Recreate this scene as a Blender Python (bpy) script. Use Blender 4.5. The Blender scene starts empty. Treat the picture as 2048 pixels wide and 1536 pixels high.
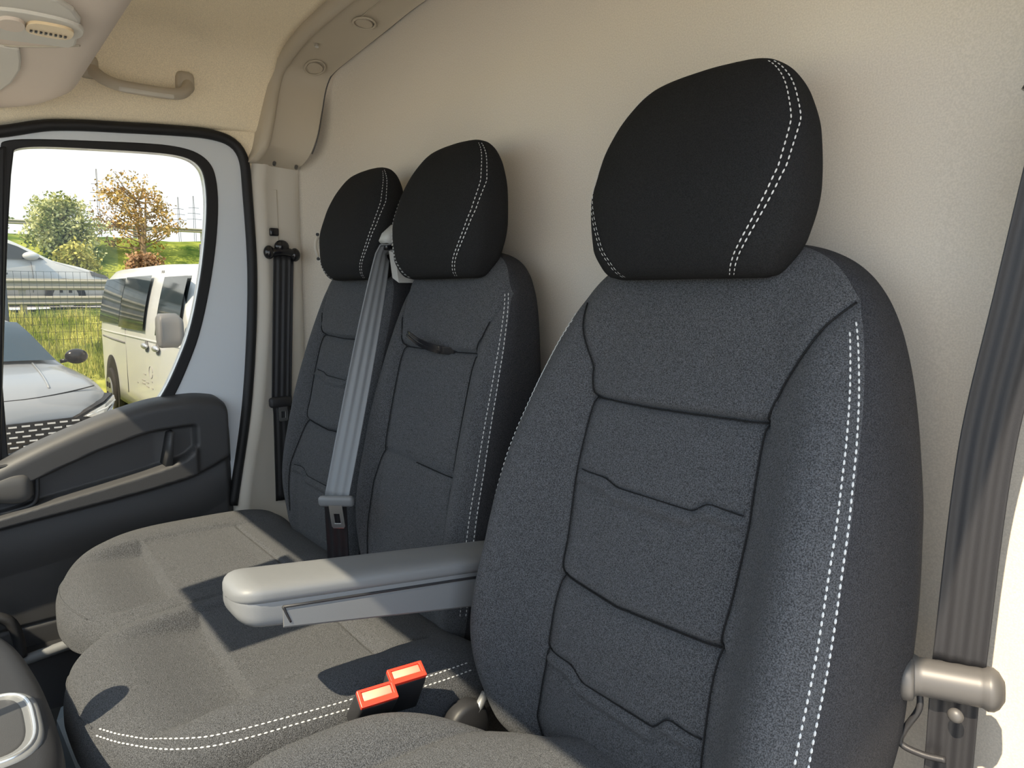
import bpy, bmesh, math, random
import numpy as np
from mathutils import Vector, Matrix
from mathutils.bvhtree import BVHTree
random.seed(7); RNG = np.random.default_rng(7)
scene = bpy.context.scene
COL = scene.collection
# ------------------------------------------------------------------ camera
cam_d = bpy.data.cameras.new('camera'); cam = bpy.data.objects.new('camera', cam_d); COL.objects.link(cam)
cam_d.sensor_fit = 'HORIZONTAL'; cam_d.sensor_width = 36.0; cam_d.lens = 36.0*1450/2048
cam_d.clip_start = .02; cam_d.clip_end = 400
CAM = Vector((1.10, -.90, 1.0)); YAW = math.radians(38); PIT = math.atan(183/1450)
fw = Vector((-math.cos(YAW)*math.cos(PIT), math.sin(YAW)*math.cos(PIT), -math.sin(PIT)))
cam.location = CAM; cam.rotation_euler = fw.to_track_quat('-Z', 'Y').to_euler()
scene.camera = cam
# ------------------------------------------------------------------ world, sun, exposure
w = bpy.data.worlds.new('sky'); scene.world = w; w.use_nodes = True
nt = w.node_tree; bg = nt.nodes['Background']
tc = nt.nodes.new('ShaderNodeTexCoord'); nz = nt.nodes.new('ShaderNodeTexNoise'); nz.inputs['Scale'].default_value = 2.2
nz.inputs['Detail'].default_value = 5
rp = nt.nodes.new('ShaderNodeValToRGB'); rp.color_ramp.elements[0].position = .38; rp.color_ramp.elements[1].position = .62
rp.color_ramp.elements[0].color = (.50, .71, 1.0, 1); rp.color_ramp.elements[1].color = (.88, .94, 1, 1)
nt.links.new(tc.outputs['Generated'], nz.inputs['Vector']); nt.links.new(nz.outputs['Fac'], rp.inputs['Fac'])
nt.links.new(rp.outputs['Color'], bg.inputs['Color']); bg.inputs['Strength'].default_value = 2.9
sun_d = bpy.data.lights.new('sun', 'SUN'); sun = bpy.data.objects.new('sun', sun_d); COL.objects.link(sun)
sun_d.energy = 12.0; sun_d.angle = math.radians(.53); sun_d.color = (1, .84, .63)
sun.rotation_euler = Vector((-.23, .85, -1.0)).to_track_quat('-Z', 'Y').to_euler(); sun.location = (3, -8, 9)
vs = scene.view_settings; vs.view_transform = 'Standard'; vs.look = 'None'; vs.gamma = 1; vs.exposure = 0.0
vs.use_curve_mapping = False

# ------------------------------------------------------------------ materials
def mat(name, col, rough=.6, metal=0, spec=.5, noise=None, bump=None, sheen=0, emit=None, coat=0):
    """noise=(scale, amount[, col2]); bump=(scale, strength, distance)"""
    m = bpy.data.materials.new(name); m.use_nodes = True
    n = m.node_tree.nodes; l = m.node_tree.links; b = n['Principled BSDF']
    b.inputs['Base Color'].default_value = (*col, 1); b.inputs['Roughness'].default_value = rough
    b.inputs['Metallic'].default_value = metal; b.inputs['Specular IOR Level'].default_value = spec
    if sheen: b.inputs['Sheen Weight'].default_value = sheen; b.inputs['Sheen Roughness'].default_value = .4
    if coat: b.inputs['Coat Weight'].default_value = coat; b.inputs['Coat Roughness'].default_value = .05
    t = n.new('ShaderNodeTexCoord')
    if noise:
        x = n.new('ShaderNodeTexNoise'); x.inputs['Scale'].default_value = noise[0]; x.inputs['Detail'].default_value = 3
        r = n.new('ShaderNodeValToRGB'); a = noise[1]
        c2 = noise[2] if len(noise) > 2 else tuple(min(1, c*(1+a)) for c in col)
        r.color_ramp.elements[0].position = .36; r.color_ramp.elements[1].position = .64
        r.color_ramp.elements[0].color = (*[c*(1-a) for c in col], 1); r.color_ramp.elements[1].color = (*c2, 1)
        l.new(t.outputs['Object'], x.inputs['Vector']); l.new(x.outputs['Fac'], r.inputs['Fac']); l.new(r.outputs['Color'], b.inputs['Base Color'])
    if bump:
        x = n.new('ShaderNodeTexNoise'); x.inputs['Scale'].default_value = bump[0]; x.inputs['Detail'].default_value = 3
        p = n.new('ShaderNodeBump'); p.inputs['Strength'].default_value = bump[1]; p.inputs['Distance'].default_value = bump[2]
        l.new(t.outputs['Object'], x.inputs['Vector']); l.new(x.outputs['Fac'], p.inputs['Height']); l.new(p.outputs['Normal'], b.inputs['Normal'])
    return m
def glass(name, col, gloss=.06):
    m = bpy.data.materials.new(name); m.use_nodes = True; n = m.node_tree.nodes; l = m.node_tree.links
    n.clear(); o = n.new('ShaderNodeOutputMaterial'); mx = n.new('ShaderNodeMixShader'); t = n.new('ShaderNodeBsdfTransparent')
    g = n.new('ShaderNodeBsdfGlossy'); g.inputs['Roughness'].default_value = .02; t.inputs['Color'].default_value = (*col, 1)
    mx.inputs['Fac'].default_value = gloss
    l.new(t.outputs[0], mx.inputs[1]); l.new(g.outputs[0], mx.inputs[2]); l.new(mx.outputs[0], o.inputs['Surface'])
    return m
M = {}
M['fabric'] = mat('charcoal_fabric', (.068, .070, .075), .9, spec=.15, noise=(760, .60), bump=(850, 1.0, .0024), sheen=.06)
M['fabric_dark'] = mat('black_fabric', (.015, .015, .0155), .92, spec=.10, noise=(800, .3), bump=(800, .3, .0008))
M['fabric_side'] = mat('twill_fabric', (.072, .074, .078), .88, spec=.2, noise=(900, .35), bump=(900, .45, .0009), sheen=.1)
M['fabric_outer'] = mat('dark_side_fabric', (.030, .030, .033), .9, spec=.15, noise=(800, .45), bump=(850, .6, .001))
M['thread'] = mat('pale_thread', (.50, .50, .49), .7)
M['felt'] = mat('pale_felt', (.60, .55, .475), .95, spec=.1, noise=(480, .07), bump=(500, .25, .001))
M['headliner'] = mat('beige_headliner', (.88, .77, .58), .95, spec=.1, noise=(420, .09), bump=(450, .3, .001))
M['trim'] = mat('greige_plastic', (.46, .405, .32), .55, spec=.4, bump=(900, .12, .0005))
M['trim_light'] = mat('pale_grey_plastic', (.60, .565, .50), .55, spec=.4, bump=(900, .1, .0005))
M['console'] = mat('beige_plastic', (.66, .56, .47), .6, spec=.35, bump=(900, .12, .0005))
M['paint'] = mat('white_body_paint', (.66, .70, .74), .25, spec=.5, coat=.3)
M['rubber'] = mat('black_rubber', (.012, .012, .013), .55, spec=.35)
M['black'] = mat('black_plastic', (.022, .022, .024), .5, spec=.4, bump=(900, .2, .0006))
M['gloss_black'] = mat('glossy_black', (.012, .012, .014), .18, spec=.5)
M['doorp'] = mat('dark_door_plastic', (.045, .045, .047), .5, spec=.45, bump=(850, .3, .0008))
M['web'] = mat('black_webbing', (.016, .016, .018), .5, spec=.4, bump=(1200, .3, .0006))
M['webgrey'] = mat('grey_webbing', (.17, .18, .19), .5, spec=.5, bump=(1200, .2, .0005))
M['grey'] = mat('grey_plastic', (.155, .16, .165), .5, spec=.45, bump=(900, .15, .0005))
M['greydark'] = mat('dark_grey_plastic', (.07, .068, .066), .45, spec=.5)
M['greylight'] = mat('light_grey_plastic', (.36, .36, .345), .5, spec=.45, bump=(900, .15, .0005))
M['steel'] = mat('steel', (.75, .76, .78), .28, metal=1)
M['chrome'] = mat('satin_silver', (.62, .64, .66), .3, metal=.8)
M['red'] = mat('red_button', (.75, .05, .025), .4, spec=.5)
M['red_sunlit'] = mat('sunlit_red_plastic', (.85, .33, .22), .4, spec=.5)  # same red button plastic, with the bleaching sunlight put into its colour
M['lens'] = mat('amber_lens', (.75, .58, .36), .3, spec=.5)
M['floor'] = mat('cab_floor_mat', (.022, .022, .023), .85, bump=(300, .4, .002))
M['bluegrey'] = mat('blue_grey_plastic', (.12, .16, .20), .55, spec=.4)
M['glass'] = glass('door_glass', (.69, .67, .63), .015)
M['wglass'] = glass('windscreen_glass', (.94, .96, .95), .03)
M['carglass'] = mat('car_glass', (.02, .03, .035), .06, spec=.8)
M['wscreen'] = mat('car_windscreen', (.03, .055, .08), .12, spec=.4)
M['carwhite'] = mat('white_car_paint', (.55, .585, .60), .3, coat=.4)
M['cargrey'] = mat('silver_grey_paint', (.24, .26, .285), .3, coat=.5)
M['tyre'] = mat('tyre', (.02, .02, .02), .8)
M['grass'] = mat('grass', (.24, .33, .06), .9, noise=(3.0, .40, (.46, .48, .13)), spec=.1)
M['blade'] = mat('grass_blade', (.27, .40, .05), .8, noise=(2.2, .40, (.60, .58, .18)), spec=.1)
M['bank'] = mat('bank_green', (.13, .25, .03), .9, noise=(1.2, .5, (.33, .38, .07)), spec=.1)
M['paving'] = mat('pale_paving', (.46, .44, .40), .9, noise=(30, .12))
M['asphalt'] = mat('asphalt', (.28, .275, .265), .9, noise=(40, .2))
M['rail'] = mat('galvanised_rail', (.38, .37, .30), .5, metal=.25)
M['leafg'] = mat('green_leaf', (.30, .40, .10), .7, noise=(2.5, .45, (.68, .70, .36)))
M['leafl'] = mat('yellow_green_leaf', (.42, .45, .08), .7, noise=(2.5, .4, (.66, .62, .18)))
M['leafo'] = mat('orange_leaf', (.50, .27, .06), .7, noise=(2.5, .4, (.56, .42, .14)))
M['bark'] = mat('bark', (.30, .22, .14), .9)
M['dry'] = mat('dry_brush', (.36, .22, .12), .9, noise=(3, .4))
M['pole'] = mat('grey_pole', (.075, .085, .095), .6)

# ------------------------------------------------------------------ mesh helpers
def mesh_obj(name, V, Fc, m, parent=None, smooth=True, loc=None):
    me = bpy.data.meshes.new(name); V = np.asarray(V, float)
    me.from_pydata(V.tolist(), [], [list(map(int, f)) for f in Fc]); me.update()
    o = bpy.data.objects.new(name, me); COL.objects.link(o)
    if m is not None: me.materials.append(M[m] if isinstance(m, str) else m)
    if smooth: me.polygons.foreach_set('use_smooth', [True]*len(me.polygons))
    if parent is not None: o.parent = parent
    if loc is not None: o.location = loc
    return o
def thing(name, label, cat, group=None, loc=(0, 0, 0), kind=None):
    o = bpy.data.objects.new(name, None); COL.objects.link(o); o.location = loc; o.empty_display_size = .05
    tag(o, label, cat, group, kind); return o
def tag(o, label, cat, group=None, kind=None):
    if label: o['label'] = label
    if cat: o['category'] = cat
    if group: o['group'] = group
    if kind: o['kind'] = kind
    return o
def struct(o, label=None, cat=None): o['kind'] = 'structure'; tag(o, label, cat); return o
def gridfaces(n, m, wrap=True):
    i, j = np.meshgrid(np.arange(n-1), np.arange(m if wrap else m-1), indexing='ij')
    a = i*m+j; b = i*m+(j+1) % m
    return np.stack([a, b, b+m, a+m], -1).reshape(-1, 4).tolist()
def loft(name, S, m, parent=None, wrap=True, caps=True, smooth=True, flip=False):
    S = np.asarray(S, float); n, k, _ = S.shape
    V = S.reshape(-1, 3); F = gridfaces(n, k, wrap)
    if caps and wrap: F = F+[list(range(k))[::-1], list(range((n-1)*k, n*k))]
    if flip: F = [f[::-1] for f in F]
    return mesh_obj(name, V, F, m, parent, smooth)
def fixn(o):
    bm = bmesh.new(); bm.from_mesh(o.data); bmesh.ops.recalc_face_normals(bm, faces=bm.faces); bm.to_mesh(o.data); bm.free(); return o
def smoothby(o, ang=40):
    bm = bmesh.new(); bm.from_mesh(o.data)
    for e in bm.edges:
        e.smooth = not (len(e.link_faces) == 2 and e.calc_face_angle(0) > math.radians(ang))
    bm.to_mesh(o.data); bm.free(); return o
def bevel(o, wd, seg=2, ang=30):
    b = o.modifiers.new('bevel', 'BEVEL'); b.width = wd; b.segments = seg; b.limit_method = 'ANGLE'; b.angle_limit = math.radians(ang); return o
def box(name, c, s, m, parent=None, bev=0, seg=2, rot=None):
    x, y, z = [q/2 for q in s]
    V = np.array([(a*x, b*y, d*z) for a in (-1, 1) for b in (-1, 1) for d in (-1, 1)])
    F = [(0, 1, 3, 2), (4, 6, 7, 5), (0, 4, 5, 1), (2, 3, 7, 6), (0, 2, 6, 4), (1, 5, 7, 3)]
    bm = bmesh.new(); vs_ = [bm.verts.new(v) for v in V]
    for f in F: bm.faces.new([vs_[i] for i in f])
    if bev: bmesh.ops.bevel(bm, geom=bm.edges[:], offset=bev, segments=seg, profile=.5, affect='EDGES')
    R_ = Matrix.Identity(3) if rot is None else rot
    for v in bm.verts: v.co = R_ @ v.co + Vector(c)
    bmesh.ops.recalc_face_normals(bm, faces=bm.faces)
    me = bpy.data.meshes.new(name); bm.to_mesh(me); bm.free()
    o = bpy.data.objects.new(name, me); COL.objects.link(o); me.materials.append(M[m])
    if bev: me.polygons.foreach_set('use_smooth', [True]*len(me.polygons)); smoothby(o, 50)
    if parent is not None: o.parent = parent
    return o
def frames(P):
    P = np.asarray(P, float); T = np.gradient(P, axis=0); T /= np.linalg.norm(T, axis=1)[:, None]+1e-12
    return P, T
def tube(name, P, r, m, parent=None, k=10, closed=False):
    P, T = frames(P); n = len(P); r = np.broadcast_to(r, (n,))
    if closed:
        T = np.roll(P, -1, 0)-np.roll(P, 1, 0); T /= np.linalg.norm(T, axis=1)[:, None]
    a = np.array([0, 0, 1.]) if abs(T[0][2]) < .9 else np.array([1., 0, 0])
    u = np.cross(T[0], a); u /= np.linalg.norm(u); S = []
    for i in range(n):
        u = u-T[i]*(u@T[i]); u /= np.linalg.norm(u); v = np.cross(T[i], u)
        th = np.arange(k)*2*math.pi/k
        S.append(P[i]+r[i]*(np.cos(th)[:, None]*u+np.sin(th)[:, None]*v))
    S = np.array(S)
    if closed: S = np.concatenate([S, S[:1]]); return fixn(loft(name, S, m, parent, True, False))
    return fixn(loft(name, S, m, parent))
def spline(pts, n):
    """Catmull-Rom through pts, n samples"""
    P = np.asarray(pts, float); k = len(P)
    d = np.r_[0, np.cumsum(np.linalg.norm(np.diff(P, axis=0), axis=1))]
    tt = np.linspace(0, d[-1], n); out = np.zeros((n, P.shape[1])); 
    mt = np.zeros_like(P); mt[1:-1] = (P[2:]-P[:-2])/(d[2:]-d[:-2])[:, None]; mt[0] = (P[1]-P[0])/(d[1]-d[0]); mt[-1] = (P[-1]-P[-2])/(d[-1]-d[-2])
    for i, t in enumerate(tt):
        j = min(max(np.searchsorted(d, t)-1, 0), k-2); h = d[j+1]-d[j]; s = (t-d[j])/h
        out[i] = (2*s**3-3*s**2+1)*P[j]+(s**3-2*s**2+s)*h*mt[j]+(-2*s**3+3*s**2)*P[j+1]+(s**3-s**2)*h*mt[j+1]
    return out
def cub(xs, ys):
    """smooth 1-D interpolant (monotone-ish cubic Hermite)"""
    xs = np.asarray(xs, float); ys = np.asarray(ys, float); dl = np.diff(ys)/np.diff(xs)
    mt = np.zeros_like(ys); mt[0] = dl[0]; mt[-1] = dl[-1]
    for i in range(1, len(xs)-1):
        mt[i] = 0 if dl[i-1]*dl[i] <= 0 else 2*dl[i-1]*dl[i]/(dl[i-1]+dl[i])
    def f(x):
        x = np.clip(np.asarray(x, float), xs[0], xs[-1]); j = np.clip(np.searchsorted(xs, x)-1, 0, len(xs)-2)
        h = xs[j+1]-xs[j]; s = (x-xs[j])/h
        return (2*s**3-3*s**2+1)*ys[j]+(s**3-2*s**2+s)*h*mt[j]+(-2*s**3+3*s**2)*ys[j+1]+(s**3-s**2)*h*mt[j+1]
    return f
def sst(a, b, x):
    t = np.clip((np.asarray(x, float)-a)/(b-a), 0, 1); return t*t*(3-2*t)
def polydist(x, z, line):
    """distance from points to a polyline in 2-D, and signed side (positive above)"""
    best = np.full(x.shape, 9.); L = np.asarray(line, float)
    for (ax, az), (bx, bz) in zip(L[:-1], L[1:]):
        dx, dz = bx-ax, bz-az; t = np.clip(((x-ax)*dx+(z-az)*dz)/(dx*dx+dz*dz), 0, 1)
        best = np.minimum(best, np.hypot(x-ax-t*dx, z-az-t*dz))
    return best
def supercurve(n, aw, bw, cnt):
    th = np.linspace(0, 2*math.pi, 4001); c = np.cos(th); s = np.sin(th)
    x = np.sign(c)*np.abs(c)**(2/n); y = np.sign(s)*np.abs(s)**(2/n)
    d = np.r_[0, np.cumsum(np.hypot(np.diff(x*aw), np.diff(y*bw)))]
    t = np.linspace(0, d[-1], cnt+1)[:-1]
    return np.interp(t, d, x), np.interp(t, d, y)
def stitches(name, P, Nrm, parent, L=.0058, gap=.0022, r=.00085, m='thread'):
    P = np.asarray(P, float); Nrm = np.asarray(Nrm, float)
    d = np.r_[0, np.cumsum(np.linalg.norm(np.diff(P, axis=0), axis=1))]
    V = []; F = []; t = 0
    g = lambda s, A: np.array([np.interp(s, d, A[:, i]) for i in range(3)])
    while t+L < d[-1]:
        a, b = g(t, P), g(t+L, P); n = g(t+L/2, Nrm); n /= np.linalg.norm(n)+1e-9
        T = (b-a)/(np.linalg.norm(b-a)+1e-9); s = np.cross(T, n); k = len(V); mid = (a+b)/2
        q = a*.75+b*.25; q2 = a*.25+b*.75; h = n*r
        V += [a, q+s*r+h*.4, q+h*1.3, q-s*r+h*.4, q2+s*r+h*.4, q2+h*1.3, q2-s*r+h*.4, b]
        F += [(k, k+2, k+1), (k, k+3, k+2), (k+1, k+2, k+5, k+4), (k+2, k+3, k+6, k+5), (k+7, k+4, k+5), (k+7, k+5, k+6)]
        t += L+gap
    o = fixn(mesh_obj(name, V, F, m, parent)); o['kind'] = 'stuff'; return o
def snap(o, P, off):
    """lay a path on the surface of o"""
    bv = BVHTree.FromPolygons([v.co for v in o.data.vertices], [tuple(p.vertices) for p in o.data.polygons]); Q = []; N = []
    for p in P:
        c, n, _, _ = bv.find_nearest(Vector(p)); Q.append(np.array(c)+np.array(n)*off); N.append(np.array(n))
    return np.array(Q), np.array(N)
def ribbon(name, P, W, wid, th, m, parent=None, ribs=0):
    """flat strip with thickness: P path, W width direction per point"""
    P, T = frames(P); W = np.asarray(W, float); W = np.broadcast_to(W, P.shape).copy(); S = []
    wid = np.broadcast_to(wid, (len(P),))
    for i in range(len(P)):
        w_ = W[i]-T[i]*(W[i]@T[i]); w_ /= np.linalg.norm(w_); n = np.cross(T[i], w_); hw = wid[i]/2
        a = np.linspace(-1, 1, 33)
        rib = (-np.cos(a*math.pi*3)*.0009 if ribs else 0*a)
        top = [P[i]+w_*hw*q+n*(th/2+rr) for q, rr in zip(a, rib)]; bot = [P[i]+w_*hw*q-n*th/2 for q in a[::-1]]
        S.append(top+bot)
    return fixn(loft(name, S, m, parent))
def plate(name, outer, holes, x0, x1, m, parent=None, axis='x', bev=0, smooth=False):
    """polygon with holes (2-D lists) extruded between x0 and x1 along axis"""
    bm = bmesh.new(); edges = []
    for loop in [outer]+list(holes):
        vv = [bm.verts.new((0, a, b)) for a, b in loop]
        edges += [bm.edges.new((vv[i], vv[(i+1) % len(vv)])) for i in range(len(vv))]
    bmesh.ops.triangle_fill(bm, use_beauty=True, use_dissolve=False, edges=edges)
    r = bmesh.ops.extrude_face_region(bm, geom=bm.faces[:])
    vv = [g for g in r['geom'] if isinstance(g, bmesh.types.BMVert)]
    for v in bm.verts: v.co.x = x0
    for v in vv: v.co.x = x1
    if axis == 'y':
        for v in bm.verts: v.co = Vector((v.co.y, v.co.x, v.co.z))
    if axis == 'z':
        for v in bm.verts: v.co = Vector((v.co.y, v.co.z, v.co.x))
    bmesh.ops.recalc_face_normals(bm, faces=bm.faces)
    me = bpy.data.meshes.new(name); bm.to_mesh(me); bm.free()
    o = bpy.data.objects.new(name, me); COL.objects.link(o); me.materials.append(M[m] if isinstance(m, str) else m)
    if parent is not None: o.parent = parent
    if bev: bevel(o, bev, 2, 40)
    return o
def sphere(name, c, r, m, parent=None, n=16, k=20):
    r = np.broadcast_to(r, (3,)); S = []
    for i in range(n+1):
        a = math.pi*(i/n)*.998+.001*math.pi
        S.append([(c[0]+r[0]*math.sin(a)*math.cos(t), c[1]+r[1]*math.sin(a)*math.sin(t), c[2]-r[2]*math.cos(a)) for t in np.arange(k)*2*math.pi/k])
    return fixn(loft(name, S, m, parent))
def disc(name, c, axis, r, h, m, parent=None, k=20, bev=0):
    a = np.array(axis, float); a /= np.linalg.norm(a); c = np.array(c, float)
    if bev:
        S_ = [(-h/2, r-bev), (-h/2+bev*.3, r-bev*.3), (-h/2+bev, r), (h/2-bev, r), (h/2-bev*.3, r-bev*.3), (h/2, r-bev)]
    else: S_ = [(-h/2, r), (h/2, r)]
    u = np.cross(a, (0, 0, 1.) if abs(a[2]) < .9 else (1., 0, 0)); u /= np.linalg.norm(u); v = np.cross(a, u)
    th = np.arange(k)*2*math.pi/k
    S = [c+a*q+rr*(np.cos(th)[:, None]*u+np.sin(th)[:, None]*v) for q, rr in S_]
    return smoothby(fixn(loft(name, S, m, parent)), 50)

# ================================================================== SETTING: the cab
# ---- rear wall (felt-covered bulkhead) with forward-curving flanges at both sides
bx = np.r_[-.957, -.95, -.935, -.905, -.86, -.80, -.72, np.linspace(-.6, .6, 9), .72, .80, .86, .905, .935, .95, .957]
by = np.interp(np.abs(bx), [0, .72, .80, .86, .905, .935, .95, .957], [0, 0, -.003, -.012, -.028, -.046, -.060, -.072])
bz = np.linspace(.0, 1.70, 60)
S = [[(x, y, z) for x, y in zip(bx, by)]+[(x, .05, z) for x in bx[::-1]] for z in bz]
struct(fixn(loft('wall_rear', S, 'felt')), 'pale greige felt-covered partition wall behind the seats', 'wall')
# ---- floor
struct(box('floor', (0, -.93, -.02), (1.96, 1.9, .04), 'floor'), 'dark cab floor mat under the seats', 'floor')
# ---- ceiling (headliner): section in x-z, lofted along y
ztop = cub([-1.3, -.9, -.767, -.669, -.511, -.309, -.2], [1.25, 1.335, 1.372, 1.397, 1.412, 1.423, 1.424])
S = []
for y in np.r_[np.linspace(-1.20, -.148, 46)]:
    e = float(ztop(y)); drop = .19*float(sst(-.85, -1.2, y)) if y < -.85 else 0
    prof = [(-.955, e), (-.945, e+.004), (-.935, e+.015), (-.925, e+.05), (-.905, 1.535), (-.885, 1.575), (-.85, 1.613), (-.79, 1.636), (-.70, 1.65), (-.55, 1.662), (-.30, 1.672), (0, 1.676)]
    full = prof+[(-x, z) for x, z in prof[:-1][::-1]]
    pts = spline(full, 90)
    zz = np.minimum(pts[:, 1], 9)-drop*sst(.0, .2, .95-np.abs(pts[:, 0]))
    S.append([(x, y, z) for x, z in zip(pts[:, 0], zz)]+[(x*1.03, y, z+.05) for x, z in zip(pts[::-1, 0], zz[::-1])])
struct(fixn(loft('ceiling', S, 'headliner')), 'beige fabric headliner arching over the seats', 'ceiling')
# ---- pillar trim: lower part by the belt (loft along z)
def pillar(sign, name, label):
    root = thing(name, label, 'pillar trim', kind='structure')
    ys0 = cub([0, .406, .70, 1.034, 1.30, 1.37], [-.33, -.303, -.25, -.221, -.222, -.224]); ys = ys0 if sign < 0 else (lambda z: min(-.11, float(ys0(z))+.14))
    S = []
    for z in np.r_[np.linspace(.02, 1.33, 50), 1.345, 1.355, 1.36]:
        y0 = float(ys(z)); k = float(sst(1.30, 1.36, z))*.02
        pr = [(-.972, y0+.004), (-.958, y0+.006), (-.945, y0+.012), (-.938, y0+.022), (-.935, y0+.040), (-.937, y0+.052), (-.945, y0+.060),
              (-.948, -.13), (-.950, -.09), (-.956, -.068), (-.975, -.060), (-1.0, -.058), (-1.02, -.2)]
        S.append([(sign*(-x) if sign > 0 else x, y+k*.5, z) for x, y in pr])
    S = [[(p[0], p[1], p[2]) for p in s] for s in S]
    o = smoothby(fixn(loft('pillar_cover', S, 'trim_light', root)), 60)
    # upper part with the ledge, running on over the roof as a bow
    Fp = [(-.940, -.196, 1.350), (-.915, -.175, 1.385), (-.905, -.160, 1.45), (-.898, -.146, 1.53), (-.880, -.134, 1.590), (-.82, -.128, 1.620), (-.70, -.128, 1.643), (-.50, -.128, 1.655), (-.25, -.128, 1.662), (0, -.128, 1.665)]
    Rp = [(-.950, -.078, 1.345), (-.905, -.064, 1.372), (-.874, -.050, 1.425), (-.860, -.038, 1.50), (-.852, -.028, 1.56), (-.83, -.020, 1.592), (-.72, -.014, 1.612), (-.56, -.010, 1.630), (-.38, -.008, 1.648), (0, -.006, 1.660)]
    Fs, Rs = spline(Fp, 90), spline(Rp, 90); S = []
    for a, b in zip(Fs, Rs):
        d = b-a
        out = np.array([-1, 0, 0]) if a[2] < 1.56 else np.array([-.3, 0, 1.])
        out = out/np.linalg.norm(out); wv = sst(1.50, 1.63, a[2])
        out = (1-wv)*np.array([-1., 0, 0])+wv*np.array([-.15, 0, .99])
        front = np.array([0, -1., 0])
        a = a-out*.013; b = b-out*.006; d = b-a
        sec = [a+out*.06+front*.03, a+out*.018+front*.026, a+front*.02-out*.002, a+front*.008-out*.006, a-out*.004, a+d*.04+out*.006, a+d*.5+out*.007, a+d*.93+out*.004, b-out*.004, b+out*.01, b+out*.06]
        S.append([(q[0]*(-sign) if sign > 0 else q[0], q[1], q[2]) for q in sec])
    o = smoothby(fixn(loft('roof_bow_cover', S, 'trim', root)), 60)
    tube('bow_gap', [(q[0]*(-sign) if sign > 0 else q[0], q[1], q[2]) for q in Rs[6:]+np.array([.008, .002, -.006])], .0018, 'greydark', root, 6)
    tube('bow_line', [(q[0]*(-sign) if sign > 0 else q[0], q[1], q[2]) for q in (Fs*.55+Rs*.45)[46:]+np.array([.004, 0, -.004])], .0014, 'trim', root, 6)
    if sign < 0:
        # round recesses, screws and clips on the bow
        for xr in (-.835, -.56):
            i = int(np.argmin(np.abs(Fs[:, 0]-xr)+9*(Fs[:, 2] < 1.58))); c = Fs[i]*.42+Rs[i]*.58+np.array([.004, 0, -.006])
            th = np.linspace(0, 2*math.pi, 28, endpoint=False)
            du = Fs[i+2]-Fs[i-2]; du /= np.linalg.norm(du); dv = Rs[i]-Fs[i]; dv /= np.linalg.norm(dv); nn = np.cross(du, dv); nn *= -np.sign(nn[2])
            tube('screw_recess', [c+nn*.001+du*.030*math.cos(q)+dv*.024*math.sin(q) for q in th], .0028, 'trim', root, 8, True)
            disc('recess_floor', c+nn*.001, nn, .020, .003, 'trim', root)
        i = int(np.argmin(np.abs(Fs[:, 0]+.73))); disc('clip', Fs[i]*.75+Rs[i]*.25+np.array([.002, 0, -.010]), (.3, -.2, -1), .005, .006, 'steel', root)
        for c in ((-.922, -.150, 1.352), (-.930, -.085, 1.350)):
            disc('clip', c, (1, -.3, .2), .0048, .012, 'greydark', root)
    return root
pl = pillar(-1, 'trim_1', 'greige plastic pillar trim beside the far door, running up over the roof')
pr_ = pillar(1, 'trim_2', 'pale plastic pillar trim beside the driver seat belt')
# moulded corner between headliner, door seal and pillar
cor = spline([(-.47, 1.403), (-.36, 1.411), (-.309, 1.410), (-.27, 1.402), (-.245, 1.385), (-.230, 1.355), (-.225, 1.32), (-.224, 1.28)], 50); S = []
for i, (y, z) in enumerate(cor):
    t_ = cor[min(i+1, 49)]-cor[max(i-1, 0)]; t_ /= np.linalg.norm(t_); n_ = np.array([-t_[1], t_[0]]); n_ = n_ if n_@np.array([1., 1.]) > 0 else -n_
    e_ = [(-.975, .004), (-.960, .006), (-.953, .011), (-.949, .020), (-.946, .036), (-.944, .056), (-.945, .075), (-.97, .08)]
    k_ = 1-.62*float(sst(1.37, 1.29, z)) if y > -.26 else 1
    S.append([(x-.004*(1-k_), y+n_[0]*d*k_, z+n_[1]*d*k_) for x, d in e_])
smoothby(fixn(loft('corner_cover', S, 'headliner', pl)), 60)
# belt height slider rail in the far pillar: a pale inset panel with an outline
rail = tube('slider_outline', [(-.9455, -.168, 1.14), (-.9455, -.168, 1.285), (-.9465, -.137, 1.285), (-.9465, -.137, 1.14)], .0012, 'trim', pl, 6)
box('pillar_joint', (-.9455, -.11, .44), (.003, .10, .0025), 'trim', pl)

# ---- passenger door
door = struct(thing('door_1', None, None), 'white far door with framed window and black moulded inner panel', 'door')
outl = [(-1.32, .05), (-1.32, .80), (-1.24, 1.0), (-1.05, 1.22), (-.90, 1.325), (-.767, 1.359), (-.669, 1.386), (-.511, 1.401), (-.36, 1.411), (-.309, 1.410), (-.27, 1.402), (-.245, 1.385), (-.230, 1.355), (-.225, 1.30), (-.221, 1.034), (-.25, .70), (-.303, .406), (-.34, .05)]
win = [(-.835, .46), (-.752, 1.318), (-.73, 1.330), (-.69, 1.337), (-.622, 1.342), (-.457, 1.351), (-.40, 1.351), (-.365, 1.345), (-.342, 1.330), (-.330, 1.305), (-.326, 1.243), (-.335, 1.15), (-.354, 1.033), (-.386, .901), (-.42, .82), (-.456, .746), (-.49, .70), (-.53, .64), (-.6, .50)]
def chaikin(L, it=2):
    L = [np.array(p, float) for p in L]
    for _ in range(it): L = [q for i in range(len(L)) for q in (L[i]*.75+L[(i+1) % len(L)]*.25, L[i]*.25+L[(i+1) % len(L)]*.75)]
    return [tuple(p) for p in L]
quar = [(-1.22, .72), (-1.16, .95), (-1.0, 1.14), (-.90, 1.24), (-.835, 1.285), (-.885, .66)]
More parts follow.
